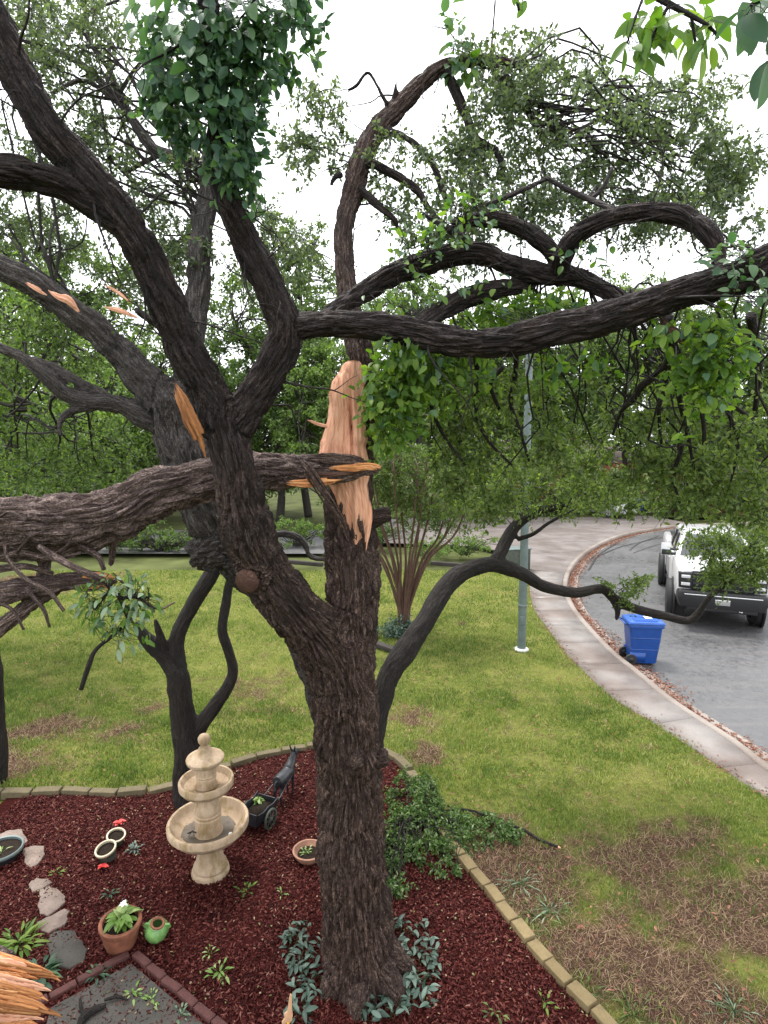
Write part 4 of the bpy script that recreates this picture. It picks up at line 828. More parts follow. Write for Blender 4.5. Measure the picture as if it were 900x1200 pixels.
sp_ = [limb([(125, 684, 4.4, 6), (140, 700, 4.4, 5), (150, 725, 4.4, 4)], .03), limb([(150, 730, 4.4, 3), (132, 745, 4.38, 5), (112, 762, 4.36, 5), (104, 780, 4.36, 6), (95, 808, 4.36, 5)], .03), limb([(130, 690, 4.4, 4), (110, 715, 4.4, 3)], .03), limb([(140, 700, 4.4, 4), (175, 700, 4.4, 3)], .03)]
H = np.vstack([region(np.random.default_rng(5), 138, 706, 46, 36, 4.4, .16, 240), region(np.random.default_rng(6), 150, 745, 26, 20, 4.4, .1, 20)])
leaf_bunch('leafy_sprig', 'pale green leafy sprig dangling below the fallen limb at left', 'sprig', H, pale, np.vstack([c for c, r in sp_]), M['bark_wet'], 31, (.7, 1.15), .5, stems=sp_)

# ---------------------------------------------------- vines: big leaves, each a part, denser filler behind
vine_dark = [leaf_proto('vine_leaf', .105, .062, M['leaf_vine'], t) for t in (.05, .2, .35, .5, .7, .9)]
vine_bright = [leaf_proto('bright_leaf', .10, .055, M['leaf_bright'], t) for t in (.1, .35, .55, .8)] + [leaf_proto('vine_leaf', .10, .06, M['leaf_vine'], t) for t in (.6, .95)]
rg = np.random.default_rng(41); pts = []
for y, x0, x1, n in ((-10, 142, 376, 36), (10, 145, 368, 34), (28, 150, 340, 30), (45, 158, 318, 26), (65, 165, 300, 24), (85, 172, 294, 23), (105, 178, 292, 22), (125, 198, 292, 19), (145, 212, 288, 17), (165, 224, 288, 15), (183, 236, 290, 12), (196, 240, 286, 7), (92, 172, 192, 6), (125, 182, 200, 5), (22, 320, 360, 8), (130, 284, 300, 4)):
    for q in range(n):
        x = rg.uniform(x0, x1); t = abs((x - (x0 + x1) / 2) / (x1 - x0) * 2); pts.append(at(x, y + rg.uniform(-10, 10), 4.12 - .28 * (1 - t ** 2) + rg.uniform(-.05, .1)))
pts = np.array(pts)
vroot = leaf_bunch('climbing_vine', 'thick dark green vine wrapping the upright limb at top left', 'vine', pts, vine_dark + vine_dark[3:] + vine_bright[4:], AL['rightup'][0][-40:], M['bark_wet'], 42, (.55, 1.3), 1.1)
fv = Foliage(43); Hh = pts[fv.rg.choice(len(pts), 170)] + np.array([0, .14, 0]) + fv.rg.normal(0, .05, (170, 3)); fv.sprigs(Hh, 2, .14, 6, .08, .045, 1.0, .002)
fv.build(vroot, M['bark_wet'], M['leaf_vine'], True, cname='foliage', bname='tendrils')
for o in vroot.children:
    if o.name.startswith(('foliage', 'tendrils')): o.data.transform(Matrix.Translation(-vroot.location)); tag(o, kind='stuff')
def vine(label, regs, stem, protos, seed, size=(.7, 1.15), droop=.5, fill=2):
    rg = np.random.default_rng(seed); H = np.vstack([region(rg, *r_) for r_ in regs]); root = leaf_bunch('climbing_vine', label, 'vine', H, protos, stem, M['bark_wet'], seed + 1, size, droop)
    if not fill: return root
    fv = Foliage(seed + 2); k = len(H); fv.sprigs(H + np.array([0, .12, 0]) + fv.rg.normal(0, .05, (k, 3)), fill, .15, 4, .08 * min(1.15, size[1]), .042 * min(1.15, size[1]), droop, .0015)
    fv.build(root, M['bark_wet'], protos[0].materials[0], True, cname='foliage', bname='tendrils')
    for o in root.children:
        if o.name.startswith(('foliage', 'tendrils')): o.data.transform(Matrix.Translation(-root.location)); tag(o, kind='stuff')
    return root
vine('broad-leaved vine hanging from the long limb right of the torn wood', [(475, 408, 32, 18, 4.45, .1, 44), (462, 455, 34, 42, 4.6, .15, 96), (500, 445, 42, 42, 4.65, .15, 84), (540, 425, 40, 26, 4.6, .12, 40), (455, 505, 22, 20, 4.7, .1, 20)], np.vstack([AL['right'][0][14:60], limb([(470, 400, 4.6, 3), (460, 460, 4.75, 3), (455, 510, 4.8, 2)], .05)[0], limb([(510, 400, 4.6, 3), (505, 450, 4.8, 3), (520, 480, 4.8, 3)], .05)[0]]), vine_bright + vine_bright[:4] + pale[5:] + pale[2:4], 51, (.65, 1.05), .6, 1)
vine('bright green vine cluster dangling below the long limb near the right edge', [(838, 440, 26, 42, 4.0, .1, 60), (850, 400, 34, 26, 3.95, .1, 40), (790, 385, 22, 12, 4.0, .08, 12), (830, 385, 22, 12, 4.0, .08, 10)], np.vstack([AL['right'][0][-40:-10], limb([(835, 380, 4.0, 3), (842, 430, 4.05, 3), (840, 480, 4.05, 2)], .05)[0]]), vine_bright, 53, (.6, 1.05), .6, 1)
vine('leafy vine tuft sitting on top of the long limb at the right edge', [(860, 305, 30, 20, 3.75, .12, 44), (875, 340, 22, 20, 3.75, .1, 16), (895, 330, 12, 20, 3.7, .1, 8)], AL['right'][0][-30:], vine_dark[3:] + pale[1:4], 55, (.6, 1.0), .2, 0)
vine('vine leaves around the crossing limbs in the middle of the crown', [(560, 245, 40, 22, 4.8, .15, 60), (520, 275, 30, 22, 4.75, .15, 56), (490, 290, 34, 34, 4.85, .15, 70), (680, 300, 40, 18, 4.7, .12, 22), (560, 330, 40, 14, 4.85, .1, 22), (470, 350, 50, 14, 4.8, .1, 30)], np.vstack([AL['mid1'][0], AL['mid2'][0]]), vine_bright + pale[1:3], 57, (.5, .95), .25, 0)
vine('small vine clump draped over the arched top of the grey stem', [(540, 70, 22, 26, 6.2, .12, 44), (530, 25, 12, 24, 6.2, .1, 16)], AL['stem'][0][-16:], vine_bright[:3] + vine_dark[3:], 59, (.9, 1.5), .7, 0)
vine('a few yellow-green vine leaves under the long limb beside the lamp pole', [(645, 425, 14, 12, 4.5, .06, 9), (700, 425, 14, 8, 4.5, .06, 6), (640, 360, 50, 10, 4.8, .1, 26), (590, 360, 30, 10, 4.85, .1, 16)], AL['right'][0][40:75], vine_bright, 61, (.6, 1.0), .3)
# overhanging twig close to the camera, top right
ov = [leaf_proto('overhang_leaf', .070, .030, M['leaf_bright'], t, .15, .1, 8) for t in (.05, .2, .4, .6, .85)]
st = [limb([(700, -60, 2.0, 8), (740, -20, 1.98, 7), (785, 5, 1.95, 7), (830, 30, 1.93, 4), (842, 45, 1.93, 3)], .03), limb([(785, 5, 1.95, 5), (770, 30, 1.95, 4), (760, 60, 1.94, 3)], .03), limb([(760, -20, 1.97, 4), (745, 20, 1.95, 3), (735, 50, 1.95, 2)], .03), limb([(810, 18, 1.94, 4), (815, 50, 1.94, 3)], .03)]
rg = np.random.default_rng(63); H = np.vstack([region(rg, 790, 22, 55, 24, 1.94, .07, 42), region(rg, 755, 45, 28, 24, 1.94, .06, 16), region(rg, 825, 45, 18, 18, 1.94, .05, 8)])
leaf_bunch('overhanging_twig', 'bright green leafy twig hanging into the top right against the sky', 'twig', H, ov, np.vstack([c for c, r in st]), M['bark_wet'], 64, (.8, 1.35), .9, stems=st, sthick=.45)
ov2 = [leaf_proto('overhang_leaf', .085, .042, M['leaf_vine'], t, .15, .1, 8) for t in (.15, .4, .6)]
st = [limb([(960, -40, 1.6, 8), (915, -10, 1.6, 7), (880, 5, 1.6, 4)], .03)]; H = np.vstack([region(rg, 890, 8, 30, 16, 1.6, .06, 14), region(rg, 902, 60, 6, 20, 1.6, .04, 3)])
leaf_bunch('overhanging_twig', 'dark bluish leaves poking in at the top right corner', 'twig', H, ov2, st[0][0], M['bark_wet'], 66, (.8, 1.3), .9, stems=st, sthick=.45)
st = [limb([(606, -40, 2.2, 5), (606, -5, 2.2, 4), (608, 12, 2.2, 3)], .03)]; H = region(rg, 606, -2, 12, 10, 2.2, .04, 7)
leaf_bunch('overhanging_twig', 'tiny leaf tip hanging from the top edge in the open sky', 'twig', H, ov, st[0][0], M['bark_wet'], 68, (.6, 1.0), 1.0, stems=st, sthick=.45)
print('vines', round(time.time() - T0, 1))

# ---------------------------------------------------- leaning oak whose two stems come out behind the first
oak2 = thing('oak_tree', 'grey-barked oak leaning left behind the broken oak, one low limb reaching over the street', 'tree', tuple(G(405, 1000)))
B_px = {'left': [(412, 1020, 6.55, 66), (410, 960, 6.55, 60), (402, 870, 6.55, 58), (374, 780, 6.55, 56), (328, 704, 6.5, 54), (276, 645, 6.45, 66), (246, 600, 6.4, 68), (228, 560, 6.4, 68), (214, 520, 6.4, 66), (202, 480, 6.4, 62), (196, 462, 6.4, 58)],
 'bulge': [(262, 640, 6.35, 66), (236, 646, 6.3, 50), (228, 650, 6.3, 36)],
 'up': [(204, 492, 6.45, 54), (214, 460, 6.5, 42), (222, 420, 6.6, 34), (229, 370, 6.7, 31), (233, 310, 6.8, 30), (238, 260, 6.9, 29), (243, 225, 7.0, 26), (246, 180, 7.1, 20)],
 'lf': [(200, 485, 6.4, 54), (172, 448, 6.35, 48), (140, 412, 6.3, 42), (105, 378, 6.2, 38), (70, 352, 6.1, 36), (30, 327, 6.0, 34), (-30, 300, 5.9, 34)],
 'lf2': [(115, 392, 6.3, 22), (85, 355, 6.5, 16), (60, 330, 6.6, 12)],
 'low': [(205, 512, 6.35, 36), (178, 494, 6.3, 30), (140, 474, 6.25, 25), (105, 470, 6.2, 23), (76, 461, 6.15, 22), (55, 442, 6.1, 20), (25, 418, 6.05, 15), (-15, 402, 6.0, 13)],
 'low2': [(135, 473, 6.25, 17), (112, 457, 6.25, 14), (88, 445, 6.2, 13), (48, 424, 6.2, 12), (30, 420, 6.2, 8)],
 'low3': [(110, 476, 6.2, 14), (82, 482, 6.15, 10), (70, 496, 6.1, 8), (72, 512, 6.1, 5)],
 'right': [(425, 930, 6.65, 44), (440, 850, 6.75, 36), (452, 800, 6.85, 33), (478, 757, 7.0, 32), (503, 722, 7.2, 31), (520, 692, 7.4, 30), (545, 670, 7.6, 28), (578, 662, 7.8, 25), (610, 673, 8.0, 21), (640, 688, 8.1, 18), (675, 694, 8.2, 16), (706, 691, 8.3, 15), (722, 704, 8.3, 16), (745, 714, 8.3, 14), (780, 722, 8.3, 13), (805, 727, 8.25, 12), (818, 718, 8.2, 11), (830, 700, 8.15, 9), (850, 686, 8.1, 6)],
 'brk': [(226, 400, 6.62, 18), (195, 384, 6.35, 15), (170, 370, 6.05, 12), (158, 362, 5.92, 9)],
 'gap': [(285, 642, 6.5, 15), (322, 626, 6.7, 11), (346, 628, 6.8, 10), (358, 638, 6.8, 9), (364, 652, 6.8, 8), (388, 655, 6.9, 6)],
 'drop': [(718, 700, 8.3, 13), (724, 716, 8.25, 10), (722, 727, 8.2, 5)],
 'rise': [(576, 664, 7.8, 20), (588, 645, 7.9, 20), (600, 622, 8.0, 19), (618, 606, 8.05, 16), (645, 596, 8.1, 13), (680, 588, 8.1, 9), (720, 580, 8.1, 5)],
 'rise2': [(606, 632, 7.95, 8), (625, 626, 7.9, 7), (645, 612, 7.9, 6), (675, 596, 7.9, 4)]}
BL = {k: limb([(x, y, Y, wd * (.78 if k in ('right', 'rise', 'rise2', 'drop') else .90)) for x, y, Y, wd in v], .06) for k, v in B_px.items()}
lft = ('left', 'bulge', 'up', 'brk', 'gap', 'lf', 'lf2', 'low', 'low2', 'low3')
link('trunk', rooted(wood_mesh('trunk', [BL[k] for k in lft], .021, .034, 7.0, 3, 41), oak2), M['bark_grey'], oak2)
link('limb', rooted(wood_mesh('limb', [BL[k] for k in ('right', 'drop', 'rise', 'rise2')], .019, .012, 9, 4, 43), oak2), M['bark_dark'], oak2)
splinter([(56, 340, 5.76, 3), (68, 349, 5.73, 7), (80, 354, 5.72, 9), (92, 366, 5.76, 3)], M['torn'], oak2, 'torn_strip', seed=21)
splinter([(30, 331, 5.78, 2), (42, 338, 5.75, 4), (55, 346, 5.77, 2)], M['torn'], oak2, 'torn_strip', seed=22)
splinter([(122, 334, 5.9, 2), (136, 342, 5.9, 4), (154, 355, 5.9, 3)], M['torn'], oak2, seed=23)
splinter([(120, 359, 5.9, 2), (140, 364, 5.9, 5), (162, 373, 5.9, 2)], M['torn'], oak2, seed=24)
fol = Foliage(71); rg = fol.rg; anc = np.vstack([BL[k][0][::3] for k in ('up', 'lf', 'lf2')])
H = np.vstack([region(rg, 90, 90, 130, 100, 7.6, 1.0, 66), region(rg, 130, 190, 110, 60, 7.4, .9, 46), region(rg, 60, 30, 100, 45, 7.8, .9, 60), region(rg, 180, 280, 70, 60, 7.2, .6, 50), region(rg, 30, 260, 70, 50, 7.6, .6, 44), region(rg, 330, 300, 50, 36, 7.2, .6, 30), region(rg, 300, 250, 30, 20, 7.2, .5, 8)])
grow_path(H, anc, rg, fol, .011, .004, 6, .14, .06); fol.sprigs(H, 7, .30, 11, .066, .032, .4, .003)
long = [[(246, 195, 7.1, 14), (210, 185, 7.2, 13), (175, 170, 7.3, 12), (150, 130, 7.4, 9), (130, 85, 7.5, 6), (128, 45, 7.5, 4)], [(180, 172, 7.3, 9), (140, 120, 7.5, 9), (95, 75, 7.6, 8), (50, 55, 7.7, 6), (20, 45, 7.7, 4)], [(150, 130, 7.4, 6), (100, 95, 7.4, 5), (60, 110, 7.4, 4)], [(140, 110, 7.45, 5), (155, 85, 7.45, 4), (168, 70, 7.4, 3)], [(190, 180, 7.3, 6), (160, 195, 7.3, 5), (145, 205, 7.3, 3)], [(130, 85, 7.5, 5), (100, 40, 7.5, 5), (105, 15, 7.5, 4), (140, 0, 7.5, 3)]]
for h in long: link('branch', rooted(twig_mesh('branch', [limb(h, .06)], 7), oak2), M['bark_grey'], oak2)
nl = fol.build(oak2, M['bark_dark'], M['leaf_crown'], False)
fol2 = Foliage(72); rg = fol2.rg; anc = np.vstack([BL[k][0][::3] for k in ('rise', 'rise2')])
H = np.vstack([region(rg, 650, 570, 95, 30, 8.3, 1.0, 84), region(rg, 715, 568, 50, 20, 8.3, .8, 36), region(rg, 560, 560, 50, 30, 8.6, .8, 30), region(rg, 640, 540, 80, 20, 8.8, .8, 40)])
grow_path(H, anc, rg, fol2, .010, .004, 6, .12); fol2.sprigs(H, 6, .24, 13, .055, .026, .5, .003)
H = np.vstack([region(rg, 735, 686, 26, 18, 8.25, .3, 14)]); grow_path(H, BL['right'][0][-46:-30], rg, fol2, .012, .006, 5); fol2.sprigs(H, 5, .2, 13, .055, .028, .2, .003)
H = np.vstack([region(rg, 866, 650, 40, 32, 8.0, .5, 50), region(rg, 828, 632, 26, 14, 8.0, .4, 14), region(rg, 888, 640, 26, 44, 7.9, .4, 30), region(rg, 840, 676, 16, 14, 8.0, .3, 10)]); grow_path(H, BL['right'][0][-10:], rg, fol2, .016, .006, 6); fol2.sprigs(H, 6, .22, 13, .055, .026, .3, .003)
fol2.build(oak2, M['bark_dark'], M['leaf_olive'], False, cname='low_foliage', bname='low_twigs')
fol3 = Foliage(73); rg = fol3.rg; anc = np.vstack([BL[k][0][::3] for k in ('low', 'low2', 'low3', 'lf')])
H = np.vstack([region(rg, 60, 530, 100, 50, 7.2, .8, 70), region(rg, 60, 400, 80, 50, 7.2, .8, 40)]); grow_path(H, anc, rg, fol3, .010, .004, 6, .14); fol3.sprigs(H, 6, .26, 11, .06, .03, .5, .003)
fol3.build(oak2, M['bark_dark'], M['leaf_far'], False, cname='left_foliage', bname='left_twigs')
for o in oak2.children:
    if o.name.startswith(('twigs', 'crown', 'low_', 'left_')): o.data.transform(Matrix.Translation(-oak2.location))
print('oak2', round(time.time() - T0, 1))

# ---------------------------------------------------- dark multi-stemmed tree behind the fountain
dk = thing('small_tree', 'dark bare multi-stemmed tree just behind the stone fountain', 'tree', tuple(G(222, 944)))
DL = [limb([(x, y, Y, wd * .82) for x, y, Y, wd in t], .05) for t in ([(222, 962, 7.6, 48), (221, 930, 7.6, 42), (219, 880, 7.6, 38), (215, 835, 7.6, 36), (209, 795, 7.6, 33), (197, 772, 7.6, 28), (180, 757, 7.55, 24), (168, 744, 7.5, 18), (160, 728, 7.5, 10)],
  [(212, 815, 7.6, 28), (207, 775, 7.62, 26), (208, 748, 7.65, 23), (220, 718, 7.7, 21), (236, 690, 7.75, 22), (250, 668, 7.8, 23), (262, 640, 7.85, 20), (272, 600, 7.9, 16), (278, 540, 8, 10)],
  [(222, 900, 7.6, 24), (232, 858, 7.6, 22), (252, 828, 7.6, 20), (268, 803, 7.62, 17), (273, 785, 7.65, 15), (267, 762, 7.65, 14), (260, 738, 7.65, 14), (264, 708, 7.7, 14), (270, 680, 7.75, 12), (282, 640, 7.8, 10)], [(198, 776, 7.58, 16), (188, 745, 7.5, 12), (182, 725, 7.45, 6)])]
link('trunk', rooted(wood_mesh('trunk', DL, .020, .006, 10, 5, 61), dk), M['bark_dark'], dk)
sd = thing('small_tree', 'dark trunk cut by the left edge of the picture on the lawn', 'tree', tuple(G(-4, 900)))
link('trunk', rooted(wood_mesh('trunk', [limb([(-8, 915, 8.2, 30), (-5, 880, 8.2, 24), (-6, 830, 8.2, 20), (-12, 760, 8.1, 20), (-40, 650, 8.0, 18)], .06), limb([(-6, 840, 8.2, 12), (-1, 815, 8.2, 10), (-6, 780, 8.2, 8)], .06)], .02, .006, 10, 4, 63), sd), M['bark_dark'], sd)
# ---------------------------------------------------- crape myrtle on the lawn
cm = thing('crape_myrtle', 'multi-stemmed crape myrtle with slim upright trunks on the lawn beside the sidewalk', 'tree', tuple(G(474, 742)))
b0 = G(474, 742); rg = np.random.default_rng(81); Yb = b0[1]; fol = Foliage(82); tips = []
for k in range(17):
    x1 = 474 + (k - 8) * 7.4 + rg.normal(0, 3); y1 = 600 + abs(k - 8) * 2.5 + rg.normal(0, 8); dy = rg.uniform(-.8, .8)
    tr = [(474 + rg.normal(0, 2.5), 745, Yb + rg.normal(0, .05), 4.6), (474 + (x1 - 474) * .16 + rg.normal(0, 2), 705, Yb + dy * .2, 3.9), (474 + (x1 - 474) * .5 + rg.normal(0, 2), 655, Yb + dy * .6, 3.2), (x1, y1, Yb + dy, 2.4), (474 + (x1 - 474) * 1.35, y1 - 55, Yb + dy * 1.3, 1.6)]
    C, r = limb(tr, .15); link('stem', rooted(twig_mesh('stem', [(C, r)], 6), cm), M['bark_myrtle'], cm); tips.append(C[-12:])
tips = np.vstack(tips); H = np.vstack([region(rg, 492, 572, 62, 42, Yb, 1.0, 130), region(rg, 465, 555, 36, 40, Yb, .8, 70), region(rg, 520, 610, 40, 14, Yb, .8, 16)])
fol.branches(nearest(tips, H), H, .012, .006, 5, .06, .06, 4); fol.sprigs(H, 6, .36, 12, .085, .04, .2, .005); fol.build(cm, M['bark_myrtle'], M['leaf_far'], False)
for o in cm.children:
    if o.name.startswith(('twigs', 'crown')): o.data.transform(Matrix.Translation(-cm.location))

# ---------------------------------------------------- trees beyond
def far_tree(label, px, Y, cpy, rx, ry, rz, hubs, mat, seed, per=7, leaves=11, L=.15, tr=.22, droop=.3, tone=0.0, tvar=1.0, name='background_tree', spr=.55):
    fol = Foliage(seed); rg = fol.rg; c = at(px, cpy, Y); b = np.array([c[0] + rg.normal(0, .4), Y, 0]); root = thing(name, label, 'tree', tuple(b), group='trees beyond the lawn')
    Hh = rg.normal(size=(hubs, 3)); Hh = unit(Hh) * (rg.random((hubs, 1)) ** .42); Hh *= 1 + .22 * vnoise(unit(Hh) * 2.3, seed)[:, None]; Hh = c + Hh * np.array([rx, ry, rz]); Hh = Hh[Hh[:, 2] > .8]
    top = c + np.array([0, 0, rz * .45]); tk = catmull(np.array([[*b, tr * 1.25], [*(b * .75 + c * .25 + rg.normal(0, .15, 3) * [1, 1, 0]), tr], [*(b * .4 + c * .6 + rg.normal(0, .25, 3) * [1, 1, 0]), tr * .75], [*top, tr * .3]]), .3)
    lines = [(tk[:, :3], tk[:, 3])]; limbs_ = [tk[:, :3]]
    for k in range(7):
        i = int(len(tk) * rg.uniform(.4, .85)); a = rg.uniform(0, 2 * np.pi); e = c + np.array([math.cos(a) * rx * .65, math.sin(a) * ry * .65, rz * rg.uniform(-.35, .6)]); p = tk[i, :3]
        C = catmull(np.array([p, p * .6 + e * .4 + rg.normal(0, .25, 3), e]), .35); lines.append((C, np.linspace(tk[i, 3] * .6, .03, len(C)))); limbs_.append(C)
    link('trunk', rooted(twig_mesh('trunk', lines, 8), root), M['bark_far'], root)
    fol.branches(nearest(np.vstack(limbs_), Hh), Hh, .03, .012, 5, .08, .05, 4); fol.sprigs(Hh, per, spr, leaves, L, L * .55, droop, .006, twigs=False)
    fol.build(root, M['bark_far'], mat, False, tone, tvar)
    for o in root.children:
        if o.name.startswith(('twigs', 'crown')): o.data.transform(Matrix.Translation(-root.location))
    return root
D_ = M['leaf_far']; Lt = M['leaf_far_light']; Ol = M['leaf_olive']
far_tree('bright green oak filling the left edge behind the leaning trunk', -40, 14, 440, 3.6, 2.6, 3.0, 260, Lt, 101, 7, 11, .12)
far_tree('oak with low boughs seen under the broken left branch', 130, 36, 500, 6.6, 4, 5.0, 300, Lt, 102, 8, 12, .24, spr=.8)
far_tree('tall tree topping the left foliage against the pale sky', 60, 40, 370, 7.0, 4, 6.0, 300, D_, 103, 8, 12, .26, spr=.8)
far_tree('dark dense tree between the leaning oak and the fork', 320, 37, 440, 5.5, 4, 6.6, 340, D_, 104, 8, 12, .24, tone=-.2, spr=.8)
far_tree('light green tree right behind the torn wood', 385, 34, 480, 3.6, 3, 4.6, 240, Lt, 105, 8, 12, .20, spr=.7)
far_tree('low spreading tree above the distant grass left of the fork', 260, 42, 530, 7.5, 4, 4.0, 260, D_, 106, 8, 12, .28, spr=.8)
far_tree('tree rising behind the long limb in the centre', 490, 42, 420, 6.0, 4, 6.6, 340, Lt, 107, 8, 12, .26, tone=-.1, spr=.8)
far_tree('olive tree behind the lamp pole', 610, 44, 440, 6.6, 4, 6.6, 340, D_, 108, 8, 12, .28, spr=.8)
far_tree('big pale tree across the street behind the hanging twigs', 735, 46, 430, 7.5, 4, 7.0, 360, D_, 109, 8, 12, .29, tone=.1, spr=.8)
far_tree('tree at the right edge across the street', 885, 44, 420, 6.5, 4, 6.6, 320, D_, 110, 8, 12, .28, spr=.8)
far_tree('light green tree low at right above the parked vehicles', 830, 42, 520, 5.5, 3, 4.0, 240, Lt, 111, 8, 12, .26, spr=.7)
far_tree('distant tree behind the crape myrtle', 545, 52, 490, 7, 4, 5.5, 260, D_, 112, 8, 12, .32, spr=.9)
far_tree('distant dark tree low behind the fallen limb', 20, 44, 540, 8, 4, 5.0, 280, D_, 113, 8, 12, .28, tone=-.15, spr=.9)
far_tree('distant tree seen through the gap between the two stems', 190, 50, 470, 8, 4, 6.5, 280, D_, 114, 8, 12, .3, spr=.9)
far_tree('slim tree with thin crown behind the grey stem', 350, 40, 330, 3.6, 2.5, 4.6, 110, D_, 115, 7, 10, .22)
far_tree('distant tree at the end of the street', 680, 62, 490, 9, 4, 6.5, 260, D_, 116, 8, 12, .4, spr=1.0)
far_tree('distant tree past the far right corner', 960, 60, 480, 9, 4, 7.5, 260, D_, 117, 8, 12, .38, spr=1.0)
far_tree('distant tree behind the left oaks', -70, 55, 470, 9, 4, 7.0, 260, D_, 118, 8, 12, .36, spr=1.0)
far_tree('distant tree closing the view behind the oak fork', 430, 66, 500, 10, 4, 6.5, 260, D_, 119, 8, 12, .4, spr=1.0)
print('far trees', round(time.time() - T0, 1))

# ================================================================== THINGS IN THE BED
def place(me_or_none, *a): pass
# ---- three-tier fountain
fb = G(247, 1024); ft = thing('fountain', 'three-tiered cream cast-stone fountain standing in the red mulch', 'fountain', (fb[0], fb[1], .015), .3)
ft.rotation_euler = (0.012, -.012, .3)
def lathe_part(name, prof, n=48, mat=None, root=None, smooth=True):
    b = MB(); b.lathe(prof, n); return b.build(name, mat or M['fountain'], root or ft, 0, smooth)
lathe_part('pedestal', [(0, .0), (.205, .0), (.212, .03), (.205, .06), (.18, .075), (.19, .095), (.185, .12), (.16, .15), (.145, .22), (.132, .30), (.128, .36), (.145, .40), (.16, .415), (0, .415)])
lathe_part('lower_basin', [(0, .41), (.12, .412), (.26, .44), (.37, .50), (.425, .56), (.432, .575), (.445, .585), (.448, .645), (.438, .662), (.412, .662), (.40, .645), (.385, .60), (.33, .535), (.22, .495), (0, .488)])
lathe_part('lower_column', [(0, .485), (.155, .485), (.16, .52), (.148, .54), (.142, .58), (.146, .66), (.150, .70), (.140, .715), (.146, .73), (.150, .745), (.140, .76), (.146, .775), (.143, .80), (.125, .86), (.112, .93), (.108, .96), (.125, .985), (0, .985)])
lathe_part('upper_basin', [(0, .98), (.11, .982), (.20, .995), (.265, 1.03), (.288, 1.065), (.297, 1.075), (.30, 1.135), (.290, 1.15), (.272, 1.148), (.262, 1.13), (.24, 1.085), (.16, 1.05), (0, 1.045)])
lathe_part('upper_column', [(0, 1.04), (.118, 1.04), (.122, 1.075), (.112, 1.09), (.108, 1.13), (.114, 1.17), (.107, 1.185), (.115, 1.20), (.108, 1.215), (.113, 1.24), (.102, 1.30), (.10, 1.33), (0, 1.33)])
lathe_part('cap', [(0, 1.325), (.12, 1.328), (.185, 1.345), (.203, 1.365), (.206, 1.395), (.195, 1.412), (.15, 1.43), (.10, 1.46), (.07, 1.50), (.06, 1.52), (.045, 1.535), (0, 1.54)])
lathe_part('finial', [(0, 1.53), (.04, 1.532), (.03, 1.545), (.05, 1.56), (.066, 1.59), (.069, 1.61), (.066, 1.635), (.05, 1.66), (.025, 1.674), (0, 1.677)], 28)
b = MB()
for a in np.linspace(0, 2 * np.pi, 40, endpoint=False): r_ = .30 + .03 * math.sin(a * 5); b.add([(0, 0, .523 - .02), (r_ * math.cos(a), r_ * math.sin(a), .524), (r_ * math.cos(a + .158), r_ * math.sin(a + .158), .524)], [(0, 1, 2)])
M['silt'] = m_plain('basin_silt', (.11, .085, .06), .6, .35, 14, bump=.3)
b.build('silt', M['silt'], ft)
gb = MB(); gb.box((.0, .0, .0), (.05, .03, .045), .5, .7); o = gb.build('paper_scrap', M['white'], None, .006); tag(o, 'small white scrap lying inside the lower fountain basin', 'scrap'); o.location = tuple(np.array(at(270, 978, fb[1] - .16)))
o = tag(link('lizard', twig_mesh('lizard', [(np.array([(-.05, 0, 0), (0, .015, .02), (.05, .0, .01)]), np.array([.006, .012, .004])), (np.array([(-.01, 0, .01), (-.03, -.04, -.01)]), np.array([.005, .003])), (np.array([(.02, 0, .01), (.04, -.04, -.02)]), np.array([.005, .003]))], 6), M['black_metal']), 'dark little twig caught in the left of the lower fountain basin', 'twig'); o.name = 'twig_scrap'; o.location = tuple(at(225, 977, fb[1] - .12))

# ---- donkey with planter cart (dark metal garden ornament)
p0, p1 = G(303, 968), G(338, 934); dv = p1 - p0; rz = math.atan2(dv[1], dv[0])
dn = thing('donkey_planter', 'dark metal donkey pulling a small planter cart beside the fountain', 'garden ornament', (p0[0], p0[1], .02), rz)
def remesh_tubes(name, chains, voxel, it=4):
    Vs, Fs, o = [], [], 0
    for ch in chains:
        Q = catmull(np.array(ch, float), .02); V, Fq, _ = tube(Q[:, :3], Q[:, 3], 12); Vs.append(V); Fs.append(Fq + o); o += len(V)
    me = mesh_from(name, np.vstack(Vs), split_degenerate(np.vstack(Fs))); ob = bpy.data.objects.new(name, me); COL.objects.link(ob)
    md = ob.modifiers.new('r', 'REMESH'); md.mode = 'VOXEL'; md.voxel_size = voxel; ms = ob.modifiers.new('s', 'SMOOTH'); ms.iterations = it
    m2 = bpy.data.meshes.new_from_object(ob.evaluated_get(bpy.context.evaluated_depsgraph_get())); bpy.data.objects.remove(ob)
    m2.polygons.foreach_set('use_smooth', np.ones(len(m2.polygons), dtype=bool)); return m2
xo = .42
ch = [[(xo, 0, .35, .07), (xo + .10, 0, .335, .092), (xo + .22, 0, .345, .085), (xo + .31, 0, .36, .082), (xo + .35, 0, .38, .06)],
      [(xo + .30, 0, .39, .075), (xo + .37, 0, .45, .06), (xo + .42, 0, .51, .05), (xo + .44, 0, .55, .046)], [(xo + .41, 0, .57, .046), (xo + .48, 0, .55, .042), (xo + .55, 0, .515, .032), (xo + .58, 0, .50, .028)],
      [(xo + .41, .02, .59, .012), (xo + .40, .035, .64, .014), (xo + .395, .045, .69, .005)], [(xo + .41, -.02, .59, .012), (xo + .40, -.035, .64, .014), (xo + .395, -.045, .69, .005)], [(xo - .02, 0, .36, .014), (xo - .06, 0, .30, .009), (xo - .07, 0, .22, .012)]]
